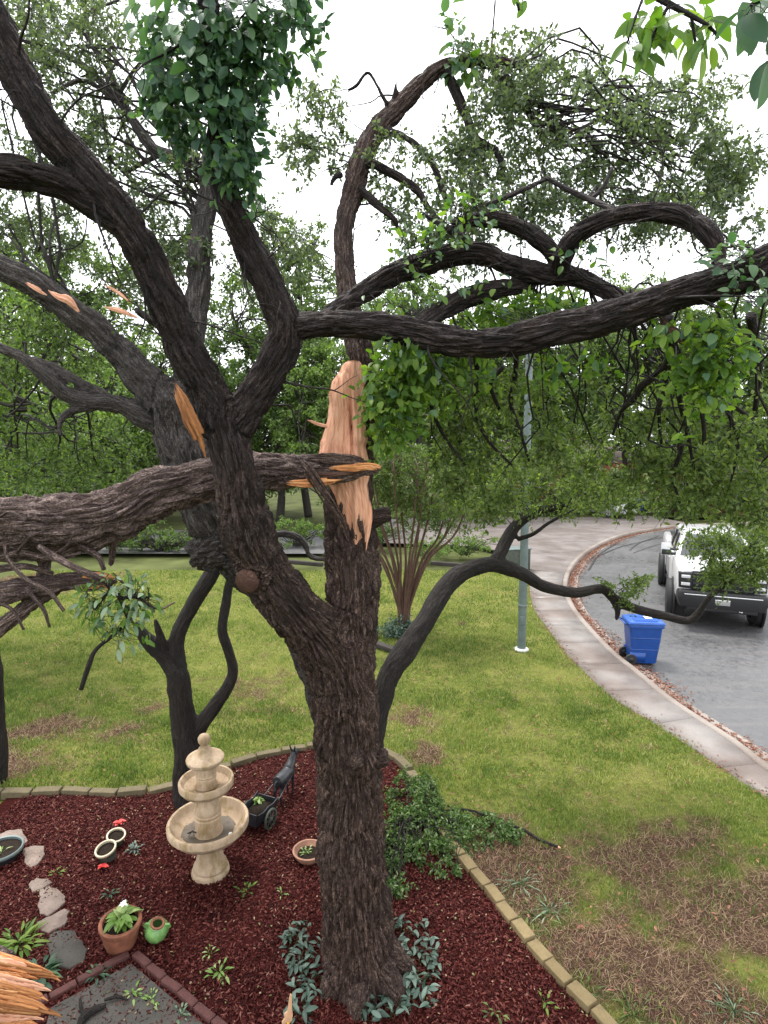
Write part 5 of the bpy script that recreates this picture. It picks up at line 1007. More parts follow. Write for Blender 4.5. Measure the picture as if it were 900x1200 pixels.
for sy in (-1, 1):
    ch.append([(xo + .31, sy * .04, .34, .036), (xo + .32, sy * .045, .22, .022), (xo + .315, sy * .045, .17, .02), (xo + .32, sy * .045, .05, .013), (xo + .33, sy * .045, .0, .02)])
    ch.append([(xo + .04, sy * .04, .34, .045), (xo + .06, sy * .045, .25, .032), (xo + .015, sy * .045, .16, .019), (xo + .03, sy * .045, .05, .013), (xo + .04, sy * .045, .0, .02)])
link('donkey', remesh_tubes('donkey', ch, .009), M['black_metal'], dn)
bx_ = MB()
for sy in (-1, 1): bx_.loft([[(-.2, sy * .125, .13), (.2, sy * .125, .13), (.22, sy * .155, .30), (.10, sy * .15, .27), (0, sy * .15, .29), (-.1, sy * .15, .27), (-.22, sy * .155, .30)], [(-.2, sy * .137, .13), (.2, sy * .137, .13), (.22, sy * .167, .30), (.10, sy * .162, .27), (0, sy * .162, .29), (-.1, sy * .162, .27), (-.22, sy * .167, .30)]])
bx_.box((.205, 0, .20), (.012, .25, .16)); bx_.box((-.205, 0, .20), (.012, .25, .16)); bx_.box((0, 0, .125), (.4, .26, .012)); bx_.build('cart_box', M['black_metal'], dn, .003)
sb = MB(); sb.box((0, 0, .20), (.38, .235, .03)); sb.build('soil', M['soil'], dn)
wm = MB(); wm.lathe([(.105, -.012), (.13, -.012), (.13, .012), (.105, .012), (.105, -.012)], 28, axis='y')
for a in np.linspace(0, np.pi, 4, endpoint=False): wm.tube([(math.cos(a) * .11, 0, math.sin(a) * .11), (-math.cos(a) * .11, 0, -math.sin(a) * .11)], .006, 6)
wm.lathe([(0, -.02), (.022, -.02), (.022, .02), (0, .02)], 12, axis='y'); wme = wm.mesh('wheel')
for sy in (-1, 1): o = link('wheel', wme, M['verdigris'], dn); o.location = (0, sy * .19, .13)
for sy in (-1, 1): sh = MB(); sh.tube([(.2, sy * .13, .19), (.35, sy * .11, .22), (.55, sy * .085, .29), (.75, sy * .075, .34)], .008, 8); sh.build('shaft', M['black_metal'], dn)
def small_plant(name, label, cat, loc, rg_seed, nleaf, L, W, mat, h=.06, spread=.5, up=1.0, parts=True, group=None, tints=(.2, .5, .8, 1)):
    rg = np.random.default_rng(rg_seed); root = thing(name, label, cat, tuple(loc), 0, group); protos = [leaf_proto('small_leaf', L, W, mat, t, .2, .5, 5) for t in tints]; sl = []
    for k in range(nleaf):
        a = rg.uniform(0, 2 * np.pi); e = rg.uniform(.1, 1.2) * up; d = np.array([math.cos(a), math.sin(a), e]); b = np.array(loc) + np.array([math.cos(a), math.sin(a), 0]) * rg.uniform(0, spread * L) + np.array([0, 0, rg.uniform(0, h)])
        put_leaf(protos[rg.integers(len(protos))], root, b, d, np.array([-math.cos(a) * .5, -math.sin(a) * .5, 1.]) + rg.normal(0, .2, 3), rg.uniform(.65, 1.15), rg)
        sl.append((np.array([np.array(loc) * [1, 1, 0] + [0, 0, loc[2] - .01], b]) - np.array(loc), np.array([.003, .002])))
    tag(link('stalks', twig_mesh('stalks', sl, 3), mat, root), kind='stuff'); return root
small_plant('cart_plant', 'pale little plant growing in the donkey cart', 'plant', tuple(G(303, 958) * [1, 1, 0] + [0, 0, .225]), 5, 18, .075, .035, M['leaf_pot'], .05)

# ---- terracotta saucer beside the trunk
sp0 = G(362, 1008); sc_ = thing('saucer', 'shallow terracotta saucer planter half hidden by the oak trunk', 'planter', (sp0[0], sp0[1], .02))
lathe_part('bowl', [(0, .0), (.12, .0), (.165, .06), (.185, .10), (.19, .115), (.17, .118), (.155, .09), (.12, .05), (0, .045)], 32, M['terracotta_pale'], sc_)
sb = MB(); sb.lathe([(0, .062), (.14, .066), (.15, .058)], 24); sb.build('soil', M['soil'], sc_)
small_plant('saucer_plant', 'tiny pale seedlings in the terracotta saucer', 'plant', (sp0[0] - .03, sp0[1], .09), 8, 14, .04, .02, M['leaf_pot'], .03, 2.0)
# ---- two small cream-rimmed pots
def small_pot(label, px, py, r, h, mat, rim, lean=(0, 0), name='flower_pot'):
    p = G(px, py); root = thing(name, label, 'pot', (p[0], p[1], .02), 0, None); root.rotation_euler = (lean[0], lean[1], 0)
    lathe_part('body', [(0, 0), (r * .72, 0), (r * .78, h * .2), (r * .94, h * .8), (r * .96, h * .88)], 28, mat, root)
    lathe_part('rim', [(r * .95, h * .86), (r * 1.04, h * .87), (r * 1.07, h * .93), (r * 1.04, h), (r * .88, h), (r * .86, h * .84)], 28, rim, root)
    sb = MB(); sb.lathe([(0, h * .8), (r * .5, h * .82), (r * .9, h * .78)], 20); sb.build('soil', M['soil'], root); return root, p
pr, p = small_pot('small cream-rimmed flower pot, the nearer of a leaning pair', 128, 1008, .115, .17, M['verdigris'], M['cream'], (.25, -.1))
pr, p = small_pot('small cream-rimmed flower pot with a red bloom, farther of the pair', 136, 991, .105, .15, M['verdigris'], M['cream'], (.2, .15))
def petals(label, loc, seed, n, sz, mat, name='flower'):
    rg = np.random.default_rng(seed); root = thing(name, label, 'flower', tuple(loc))
    me = leaf_proto('petal', sz, sz * .7, mat, .5, .3, .3, 4)
    for k in range(n): a = k * 2 * np.pi / n + rg.normal(0, .2); q = put_leaf(me, root, np.array(loc), (math.cos(a), math.sin(a), rg.uniform(.2, .8)), (0, 0, 1), rg.uniform(.8, 1.2), rg); q.name = 'petal'
    return root
petals('red flower in the small cream-rimmed pot', G(141, 981) + [0, 0, .19], 3, 7, .07, M['red_petal'])
petals('dull red bloom lying on the mulch below the small pots', G(121, 1022) + [0, 0, .06], 4, 6, .06, M['red_petal'])
# ---- big terracotta pot with a hosta-like plant
pp = G(142, 1110); tp = thing('flower_pot', 'round terracotta pot with a bright green leafy plant at the brick corner', 'pot', (pp[0], pp[1], .02)); tp.rotation_euler = (.06, .05, 0)
lathe_part('body', [(0, 0), (.125, 0), (.135, .02), (.158, .10), (.172, .18), (.176, .215), (.17, .23)], 36, M['terracotta'], tp)
lathe_part('rim', [(.168, .225), (.19, .23), (.196, .25), (.194, .275), (.182, .285), (.162, .28), (.155, .24)], 36, M['terracotta'], tp)
sb = MB(); sb.lathe([(0, .235), (.10, .24), (.165, .225)], 24); sb.build('soil', M['soil'], tp)
small_plant('pot_plant', 'bright yellow-green leafy plant in the terracotta pot', 'plant', (pp[0] + .01, pp[1], .27), 12, 46, .12, .055, M['leaf_pot'], .09, .6, 1.0)
petals('white flower on top of the potted plant', np.array([pp[0] + .03, pp[1] + .02, .43]), 9, 5, .045, M['white'])
# ---- green jar with handles, tipped
gp = G(182, 1102); gj = thing('green_jar', 'light green ribbed jar with two ear handles on the mulch', 'jar', (gp[0], gp[1], .03)); gj.rotation_euler = (.25, .2, .2)
prof = [(0, 0), (.055, 0), (.085, .03), (.108, .08), (.112, .115), (.10, .155), (.078, .175), (.07, .185), (.076, .195), (.07, .2), (.06, .195), (.058, .17)]
b = MB(); b.lathe(prof, 40); me = b.mesh('body', 0, True); V = np.empty(len(me.vertices) * 3, np.float32); me.vertices.foreach_get('co', V); V = V.reshape(-1, 3); a = np.arctan2(V[:, 1], V[:, 0]); V[:, :2] *= (1 + .03 * np.cos(10 * a))[:, None]; me.vertices.foreach_set('co', V.ravel()); link('body', me, M['green_glaze'], gj)
for sx in (-1, 1): h = MB(); h.tube([(sx * .072, 0, .188), (sx * .108, 0, .192), (sx * .122, 0, .165), (sx * .104, 0, .135)], .011, 8); h.build('handle', M['green_glaze'], gj, 0, True)
b = MB(); b.lathe([(.045, .195), (.07, .202), (.062, .21), (.045, .205), (.045, .195)], 24); b.build('rim', M['terracotta'], gj)
# ---- ring planter at the left edge
rp = G(3, 1008); rg_ = thing('ring_planter', 'low round planter with a pale grey rim at the left edge', 'planter', (rp[0], rp[1], .02))
lathe_part('rim', [(.205, .10), (.225, .10), (.232, .125), (.225, .14), (.207, .135), (.205, .10)], 48, M['galv'], rg_); lathe_part('body', [(0, 0), (.17, 0), (.205, .11)], 40, M['black_metal'], rg_)
sb = MB(); sb.lathe([(0, .10), (.203, .10)], 32); sb.build('soil', M['soil'], rg_)
small_plant('planter_seedling', 'yellow-green seedling in the low round planter', 'plant', (rp[0] + .02, rp[1] - .03, .12), 18, 9, .07, .02, M['leaf_pot'], .02, .8)
# ---- flagstones
def flag(label, pix, z, mat):
    P = np.array([G(a, b) for a, b in pix]); c = P.mean(0); rg = np.random.default_rng(int(pix[0][0] * 7 + pix[0][1])); o_ = []
    for i in range(len(P)):
        p, q = P[i], P[(i + 1) % len(P)]
        for t in (0, .33, .66): o_.append(p * (1 - t) + q * t + (rg.normal(0, .008, 3) if t else 0))
    o_ = np.array(o_) - c; n = len(o_); b = MB(); tilt = rg.normal(0, .02, 2)
    top = np.c_[o_[:, :2] * .97, z + o_[:, :2] @ tilt + rg.normal(0, .002, n)]; b.loft([np.c_[o_[:, :2], np.full(n, -.02)], np.c_[o_[:, :2], top[:, 2] - .008], top]); me = b.mesh('flagstone')
    o = link('flagstone', me, mat); o.location = (c[0], c[1], .02); return tag(o, label, 'stone', 'flagstones in the mulch')
flag('large pale flagstone under the round planter at left edge', [(0, 982), (12, 977), (26, 976), (33, 989), (24, 998), (8, 996), (-4, 996)], .03, M['flag'])
flag('smooth pinkish flagstone just right of the round planter', [(27, 1000), (36, 996), (52, 996), (53, 1005), (45, 1016), (35, 1022), (29, 1012)], .032, M['flag'])
flag('small orange-brown flagstone at the head of the stepping path', [(34, 1041), (43, 1033), (57, 1034), (62, 1038), (49, 1046), (38, 1050)], .03, M['flag'])
flag('cracked tan stepping stone, second along the path', [(47, 1047), (58, 1042), (68, 1046), (77, 1055), (73, 1065), (58, 1078), (47, 1076), (46, 1060)], .03, M['flag'])
flag('whitish wedge-shaped stepping stone, third along the path', [(43, 1086), (60, 1079), (76, 1070), (82, 1072), (77, 1087), (58, 1098), (50, 1096)], .034, M['flag'])
flag('big dull brown stepping stone nearest the brick border', [(54, 1108), (62, 1096), (88, 1094), (92, 1104), (103, 1118), (98, 1132), (82, 1141), (64, 1138)], .028, M['paver'])
# ---- brick border and grey slab
bb = thing('brick_border', 'mossy red brick border meeting in a corner by the terracotta pot', 'edging', tuple(G(155, 1122)))
bm_ = MB(); bm_.box((0, 0, .035), (.215, .07, .075)); bme = bm_.mesh('brick', .008); bme.materials.append(M['brick'])
def bricks(pa, pb, n0):
    a, b_ = G(*pa), G(*pb); d = b_ - a; L = np.linalg.norm(d); d /= L; k = 0
    while k * .228 + .11 < L: c = a + d * (k * .228 + .115); o = link('brick', bme, None, bb); o.location = (c[0] - bb.location.x, c[1] - bb.location.y, rng.uniform(-.006, .006)); o.rotation_euler = (rng.normal(0, .03), rng.normal(0, .02), math.atan2(d[1], d[0]) + rng.normal(0, .03)); k += 1
bricks((152, 1124), (30, 1190), 0); bricks((158, 1124), (262, 1212), 0)
sl = MB(); q = [G(154, 1134), G(60, 1186), G(40, 1260), G(260, 1260), G(244, 1210)]; c = np.mean(q, 0)
sl.loft([[(p[0] - c[0], p[1] - c[1], -.03) for p in q], [(p[0] - c[0], p[1] - c[1], .03) for p in q]]); o = sl.build('paver_slab', M['paver'], None, .004); o.location = (c[0], c[1], .016); tag(o, kind='structure')
st = thing('fallen_stick', 'dark wet stick lying on the grey slab', 'stick', tuple(G(100, 1185) + [0, 0, .06]))
for k, t in enumerate(([(92, 1205, 6), (98, 1192, 9), (112, 1182, 8), (124, 1178, 5)], [(98, 1190, 5), (95, 1180, 4), (94, 1170, 3)], [(122, 1172, 3), (138, 1168, 4), (150, 1172, 2)])):
    P = np.array([[*G(a, b_, .075), w_ / 270] for a, b_, w_ in t]); Q = catmull(P, .02); link('stick' if k == 0 else 'side_twig', rooted(twig_mesh('stick', [(Q[:, :3], Q[:, 3])], 7), st), M['bark_dark'], st)
# ---- splintered log in the corner
lg = thing('splintered_log', 'freshly splintered orange log end jutting in at the bottom left corner', 'log', tuple(G(0, 1175)))
sr = np.random.default_rng(91); C, r = limb([(-90, 1150, 4.35, 95), (-40, 1158, 4.35, 92), (-5, 1164, 4.35, 80)], .04)
link('log', rooted(wood_mesh('log', [(C, r)], .015, .014, 9, 3, 93), lg), M['bark_fallen'], lg)
for k in range(22):
    y = 1124 + k * 3.9; ln = 50 + 16 * math.sin(k * 1.9) + sr.uniform(-14, 10) - (16 if 9 < k < 13 else 0); sl_ = sr.uniform(.10, .28); dY = 4.28 - .12 * math.sin(np.pi * k / 21) + sr.uniform(-.02, .02)
    splinter([(-25, y - 8, dY + .05, 17), (8, y - 8 + 25 * sl_ + 2, dY, 15), (ln * .72, y - 6 + ln * .72 * sl_ * 1.4, dY - .01, sr.uniform(7, 11)), (ln, y - 6 + ln * sl_ * 1.5, dY - .01, 2)], M[('torn_orange', 'torn_orange', 'torn', 'torn_orange', 'torn_brown')[k % 5]], lg, seed=100 + k, flat=.4)
# ---- ferny weeds by the log and small weeds in the mulch
small_plant('fern_clump', 'feathery green clump above the splintered log at left', 'plant', tuple(G(22, 1112) + [0, 0, .03]), 31, 60, .13, .03, M['leaf_bright'], .06, 1.2, .9)
small_plant('fern_clump', 'dark green leafy clump between the log and the stepping stones', 'plant', tuple(G(45, 1150) + [0, 0, .03]), 32, 46, .12, .04, M['leaf_vine'], .06, 1.2, .7)
wl = ['tiny weed in the mulch right of the fountain base', 'small weed beside the stepping path near the left', 'green weed growing at the foot of the brick border', 'weed sprouting between the green jar and the oak', 'seedling in the mulch below the small pots', 'pale sprig lying on the grey slab', 'second pale sprig lying on the grey slab at right', 'seedling near the front edge of the slab', 'weed in the mulch left of the tan edging stones', 'seedling in the mulch in front of the saucer', 'low weeds on the mulch right of the small pots', 'seedling at the bottom edge right of the oak', 'tiny weed left of the terracotta pot', 'thin seedling right of the green jar']
for k, (px, py, n, L, mt) in enumerate(((288, 1048, 14, .07, 'leaf_bright'), (67, 1027, 10, .06, 'leaf_bright'), (115, 1148, 22, .07, 'leaf_vine'), (258, 1145, 16, .075, 'leaf_pot'), (130, 1052, 12, .05, 'leaf_vine'), (156, 1170, 18, .06, 'leaf_pot'), (178, 1178, 16, .055, 'leaf_pot'), (212, 1196, 16, .055, 'leaf_pale'), (638, 1182, 10, .06, 'leaf_bright'), (330, 1052, 8, .05, 'leaf_pot'), (158, 1000, 26, .06, 'leaf_vinca'), (580, 1192, 10, .06, 'leaf_olive'), (128, 1080, 12, .06, 'leaf_vine'), (246, 1122, 10, .05, 'leaf_pot'))):
    small_plant('weed', wl[k], 'weed', tuple(G(px, py) + [0, 0, .035]), 200 + k, n, L * .85, L * .34, M[mt], .04, 1.6, .8, group='small weeds in the bed')
# ---- grey-green ground cover ringing the oak, leaf by leaf
gc = thing('ground_cover', 'ring of grey-green ground cover plants around the foot of the oak', 'ground cover', tuple(G(424, 1151))); rg = np.random.default_rng(95)
gpro = [leaf_proto('cover_leaf', .085, .034, M['leaf_vinca'], t, .25, .3, 5) for t in (.1, .35, .6, .85, 1.0)]; sl = []
for (px, py, rx, ry, n) in ((352, 1115, 20, 26, 60), (358, 1155, 20, 28, 44), (480, 1106, 26, 20, 36), (498, 1136, 18, 26, 48), (484, 1172, 28, 18, 52), (445, 1192, 30, 12, 34), (352, 1192, 16, 10, 20)):
    for k in range(n):
        a = rg.uniform(0, 2 * np.pi); q = math.sqrt(rg.random()); p = G(px + rx * q * math.cos(a), py + ry * q * math.sin(a)) + [0, 0, rg.uniform(.03, .13)]; b = rg.uniform(0, 2 * np.pi)
        put_leaf(gpro[rg.integers(5)], gc, p, (math.cos(b), math.sin(b), rg.uniform(-.1, .7)), (rg.normal(0, .4), rg.normal(0, .4), 1), rg.uniform(.7, 1.25), rg); sl.append((np.array([p * [1, 1, 0] + [rg.normal(0, .03), rg.normal(0, .03), .02], p]) - np.array(gc.location), np.array([.003, .002])))
tag(link('stalks', twig_mesh('stalks', sl, 3), M['leaf_olive'], gc), kind='stuff')
# ---- wooden bird on a yellow stake
bp = G(338, 1222); bd = thing('garden_stake', 'tan wooden ornament on a yellow stake left of the oak foot', 'garden ornament', (bp[0], bp[1], .0), .2)
b = MB(); b.box((0, 0, .10), (.022, .012, .22), 0, 1.0); b.build('stake', M['yellow'], bd, .003)
ol = [(-.045, .16), (-.05, .20), (-.025, .235), (-.028, .27), (-.005, .29), (.005, .34), (.012, .40), (.022, .44), (.034, .43), (.036, .37), (.034, .30), (.04, .25), (.032, .20), (.01, .18), (0, .20), (-.02, .185), (-.03, .155)]
b = MB(); b.loft([[(x, -.008, z) for x, z in ol], [(x, .008, z) for x, z in ol]]); b.build('figure', M['tan_wood'], bd, .003)
M['leaf_bush'] = m_leaf('fresh_cut_leaf', [(0, (.045, .095, .024)), (.5, (.085, .155, .04)), (.85, (.15, .23, .08)), (1, (.30, .36, .22))], .4)
# ---- heap of broken leafy branch over the edging
hp = thing('fallen_branch', 'broken leafy branch heaped over the edging right of the oak', 'fallen branch', tuple(G(500, 970)))
Pm = [[*(G(654, 995) + [0, 0, .025]), .017], [*(G(632, 987) + [0, 0, .03]), .019], [*(G(610, 974) + [0, 0, .035]), .019], [*(G(585, 967) + [0, 0, .05]), .018], [*(G(548, 957) + [0, 0, .09]), .017], [*(G(505, 962) + [0, 0, .12]), .015], [*(G(470, 968) + [0, 0, .12]), .012]]
Q = catmull(np.array(Pm), .04); link('limb', rooted(wood_mesh('limb', [(Q[:, :3], Q[:, 3])], .008, .003, 14, 2, 97), hp), M['bark_dark'], hp)
C = Q[:3, :3]; cf = MB(); cf.tube([np.array(Pm[0][:3]) + (np.array(Pm[0][:3]) - Q[3, :3]) * .25, Pm[0][:3]], [.008, .017], 10); o = cf.build('broken_end', M['torn'], hp); o.data.transform(Matrix.Translation(-hp.location)); o.data.attributes.new('bk', 'FLOAT_VECTOR', 'POINT')
fol = Foliage(98); rg = fol.rg; H = []
for (px, py, rx, ry, n, z0, z1) in ((485, 935, 34, 34, 56, .05, .30), (505, 968, 44, 28, 50, .04, .20), (470, 985, 22, 30, 26, .04, .18), (548, 962, 44, 20, 34, .03, .14), (462, 1025, 14, 20, 12, .03, .15), (525, 1000, 22, 22, 14, .03, .15), (590, 968, 26, 10, 8, .04, .12)):
    for k in range(n):
        a = rg.uniform(0, 2 * np.pi); q = math.sqrt(rg.random()); H.append(G(px + rx * q * math.cos(a), py + ry * q * math.sin(a) + 14) + [0, 0, rg.uniform(z0, z1)])
H = np.array(H); fol.branches(nearest(Q[:, :3], H), H, .008, .004, 6, .1, .06, 4); fol.sprigs(H, 5, .16, 12, .048, .024, .35, .0025); fol.build(hp, M['bark_dark'], M['leaf_bush'], True, .0, 1.0, 'foliage')
for o in hp.children:
    if o.name.startswith(('twigs', 'foliage')): o.data.transform(Matrix.Translation(-hp.location))
# weeds in the bare lawn
for k, (px, py, lab) in enumerate(((622, 1072, 'strappy pale weed beside the tan edging stones'), (645, 1068, 'second strappy weed on the bare lawn patch'), (690, 1165, 'weed clump near the lower end of the edging'), (860, 1185, 'weed clump on the dry lawn in the bottom right corner'), (740, 1190, 'small weed on the dry lawn at the bottom edge'), (610, 1035, 'weed by the tip of the broken branch'))):
    small_plant('lawn_weed', lab, 'weed', tuple(G(px, py) + [0, 0, .01]), 300 + k, 26, .095, .012, M['leaf_pale' if k % 2 else 'leaf_olive'], .01, 2.4, .5, group='weeds on the bare lawn')
print('bed', round(time.time() - T0, 1))

# ================================================================== THE STREET
# ---- wheelie bin
bn = thing('recycling_bin', 'blue wheeled recycling bin standing at the kerb', 'bin', tuple((G(738, 772, -.12) + G(768, 783, -.12)) / 2 * [1, 1, 0] + [0.02, .12, -.12]), R(-97))
def rrect(hx, hy, z, r=.05, n=4, cx=0, cy=0):
    P = []
    for (sx, sy, a0) in ((1, 1, 0), (-1, 1, 90), (-1, -1, 180), (1, -1, 270)):
        for k in range(n): a = R(a0 + 90 * k / (n - 1)); P.append((cx + sx * (hx - r) + r * math.cos(a), cy + sy * (hy - r) + r * math.sin(a), z))
    return P
b = MB(); b.loft([rrect(.245, .26, .05, .05), rrect(.25, .27, .10, .05), rrect(.285, .33, .60, .055), rrect(.30, .355, .93, .055)]); b.build('body', M['blue'], bn, 0, True)
b = MB(); b.loft([rrect(.325, .385, .88, .05), rrect(.328, .39, .93, .05), rrect(.322, .38, .955, .05)]); b.build('collar', M['blue'], bn, 0, True)
b = MB(); b.loft([rrect(.33, .40, .958, .05, cy=.005), rrect(.335, .405, .975, .05, cy=.005), rrect(.32, .385, 1.01, .05, cy=.005), rrect(.24, .30, 1.03, .05, cy=.005)])
for sx in (-1, 1): b.loft([rrect(.11, .27, 1.022, .03, cx=sx * .15, cy=.0), rrect(.10, .26, 1.045, .03, cx=sx * .15, cy=.0)])
lid = b.build('lid', M['blue_lid'], bn, 0, True)
b = MB(); b.box((0, .1, 1.05), (.2, .16, .003), 0); b.build('label_sheet', M['white'], lid)
b = MB(); b.tube([(-.25, -.40, .93), (-.25, -.47, .965), (.25, -.47, .965), (.25, -.40, .93)], .016, 8); b.build('handle', M['blue'], bn)
for sx in (-1, 1):
    b = MB(); b.lathe([(.02, -.03), (.10, -.035), (.125, -.03), (.13, 0), (.125, .03), (.10, .035), (.02, .03)], 28, axis='x'); o = b.build('wheel', M['rubber'], bn, 0, True); o.location = (sx * .27, -.30, .13)
    b = MB(); b.lathe([(0, -.04), (.05, -.04), (.06, -.03), (.06, .03), (.05, .04), (0, .04)], 20, axis='x'); h = b.build('hub', M['black_plastic'], o)
    b = MB(); b.loft([rrect(.004, .15, .08, .003, cx=sx * .262, cy=-.14), rrect(.004, .17, .30, .003, cx=sx * .274, cy=-.16)]); b.build('wheel_housing', M['blue'], bn)
b = MB(); b.tube([(-.27, -.30, .13), (.27, -.30, .13)], .014, 8); b.build('axle', M['black_plastic'], bn)
for z in (.35, .62): b = MB(); b.loft([rrect(.268 + (z - .35) * .07, .302 + (z - .35) * .1, z, .05), rrect(.274 + (z - .35) * .07, .308 + (z - .35) * .1, z + .015, .05), rrect(.268 + (z - .33) * .07, .302 + (z - .33) * .1, z + .03, .05)]); b.build('rib', M['blue'], bn, 0, True)

# ---- pickup truck (front at -y, right/left = -x/+x)
def wheel(root, x, y, r, wd, name='wheel', steer=0.0):
    e = bpy.data.objects.new(name, None); COL.objects.link(e); e.parent = root; e.location = (x, y, r); e.rotation_euler = (0, 0, steer); h = wd / 2
    b = MB(); b.lathe([(r * .60, -h), (r * .80, -h * 1.02), (r * .95, -h * .92), (r, -h * .6), (r, h * .6), (r * .95, h * .92), (r * .80, h * 1.02), (r * .60, h)], 40, axis='x')
    for k in range(44): a = k * 2 * math.pi / 44; b.box((0, math.cos(a) * r * .995, math.sin(a) * r * .995), (wd * .7, .02, .02))
    b.build('tyre', M['rubber'], e, 0, True)
    b = MB(); b.lathe([(r * .60, -h * .98), (r * .63, -h * .9), (r * .60, -h * .8), (r * .57, -h * .3), (r * .57, h * .3), (r * .60, h * .8), (r * .63, h * .9), (r * .60, h * .98)], 36, axis='x')
    sx = 1 if x > 0 else -1
    for k in range(8):
        a = k * math.pi / 4; ca, sa = math.cos(a), math.sin(a); b.tube([(sx * h * .75, ca * r * .1, sa * r * .1), (sx * h * .8, ca * r * .35, sa * r * .35), (sx * h * .85, ca * r * .58, sa * r * .58)], [r * .085, r * .06, r * .075], 6)
    b.lathe([(0, -h * .2), (r * .17, -h * .2), (r * .17, h * .9), (r * .1, h * .98), (0, h * .98)] if sx > 0 else [(0, h * .2), (r * .17, h * .2), (r * .17, -h * .9), (r * .1, -h * .98), (0, -h * .98)], 20, axis='x'); b.build('rim', M['chrome'], e, 0, True)
    b = MB(); b.lathe([(0, -h * .2), (r * .56, -h * .2), (r * .56, h * .2), (0, h * .2)], 24, axis='x'); b.build('brake_disc', M['black_plastic'], e); return e
Pw = G(797, 724, -.11); back = np.array([.375, .927, 0]); right = np.array([.927, -.375, 0])
org = Pw + right * .88 - back * .98; tk = thing('pickup_truck', 'white crew-cab pickup with black grille parked facing the camera on the street', 'pickup truck', (org[0], org[1], -.105), math.atan2(back[1], back[0]) - math.pi / 2); tk.scale = (1.10, 1.08, 1.13)
def sec(y, hw, zb, zt, tuck=.06, crown=.03, hwb=None):
    hb = hwb or hw - .05; return [(-hb, y, zb), (-hw, y, zb + .18), (-hw, y, zt - .18), (-hw + tuck * .5, y, zt - .05), (-hw + tuck * 2.2, y, zt), (-hw * .4, y, zt + crown), (hw * .4, y, zt + crown), (hw - tuck * 2.2, y, zt), (hw - tuck * .5, y, zt - .05), (hw, y, zt - .18), (hw, y, zb + .18), (hb, y, zb)]
b = MB(); b.loft([sec(.07, .93, .62, 1.37, .04), sec(.13, .97, .60, 1.43), sec(.35, .995, .58, 1.46), sec(.95, 1.005, .58, 1.485), sec(1.55, 1.0, .50, 1.50), sec(1.75, 1.0, .50, 1.46, .05, .0)]); hd = b.build('front_body', M['paint_white'], tk, .014, True)
b = MB(); b.loft([[(-.40, .22, 1.485), (.40, .22, 1.485), (.34, .22, 1.50), (-.34, .22, 1.50)], [(-.46, .9, 1.50), (.46, .9, 1.50), (.40, .9, 1.545), (-.40, .9, 1.545)], [(-.5, 1.5, 1.51), (.5, 1.5, 1.51), (.44, 1.5, 1.555), (-.44, 1.5, 1.555)]]); b.build('hood_bulge', M['paint_white'], hd, .012, True)
b = MB(); b.loft([sec(1.76, .995, .48, 1.46, .05, 0), sec(3.0, 1.0, .48, 1.46, .05, 0), sec(4.26, .995, .48, 1.47, .05, 0)]); b.build('cab_body', M['paint_white'], tk, .01, True)
b = MB(); b.loft([sec(4.30, 1.0, .55, 1.50, .03, -.02), sec(5.2, 1.01, .55, 1.51, .03, -.02), sec(6.25, 1.0, .55, 1.52, .03, -.02)]); bed = b.build('bed_body', M['paint_white'], tk, .012, True)
b = MB(); b.box((0, 5.28, 1.47), (1.6, 1.78, .16)); b.build('bed_floor', M['black_plastic'], bed)
gh = {'b': [(-.94, 1.60, 1.46), (.94, 1.60, 1.46), (.94, 4.22, 1.47), (-.94, 4.22, 1.47)], 't': [(-.74, 2.28, 2.02), (.74, 2.28, 2.02), (.76, 4.02, 2.03), (-.76, 4.02, 2.03)]}
b = MB(); b.loft([gh['b'], gh['t'], [(-.68, 2.46, 2.07), (.68, 2.46, 2.07), (.70, 3.9, 2.075), (-.70, 3.9, 2.075)]]); b.build('cab', M['paint_white'], tk, .03, True, 3)
def pane(i, j, u0, u1, v0, v1, name='window', off=.012, mat='glass'):
    A, B, C, D = [np.array(p) for p in (gh['b'][i], gh['b'][j], gh['t'][j], gh['t'][i])]
    pt = lambda u, v: (A * (1 - u) + B * u) * (1 - v) + (D * (1 - u) + C * u) * v
    nn = np.cross(B - A, D - A); nn /= np.linalg.norm(nn); q = [pt(u0, v0), pt(u1, v0), pt(u1, v1), pt(u0, v1)]; bb_ = MB(); bb_.loft([[p - nn * .004 for p in q], [p + nn * off for p in q]]); return bb_.build(name, M[mat], tk, .003)
pane(0, 1, .055, .945, .06, .95, 'windshield'); pane(2, 3, .1, .9, .2, .9, 'rear_window')
for (i, j) in ((1, 2), (3, 0)):
    r0 = [(.20, .52), (.56, .93)] if i == 1 else [(.48, .80), (.07, .44)]
    for (a, c) in r0: pane(i, j, a, c, .1, .88, 'side_window')
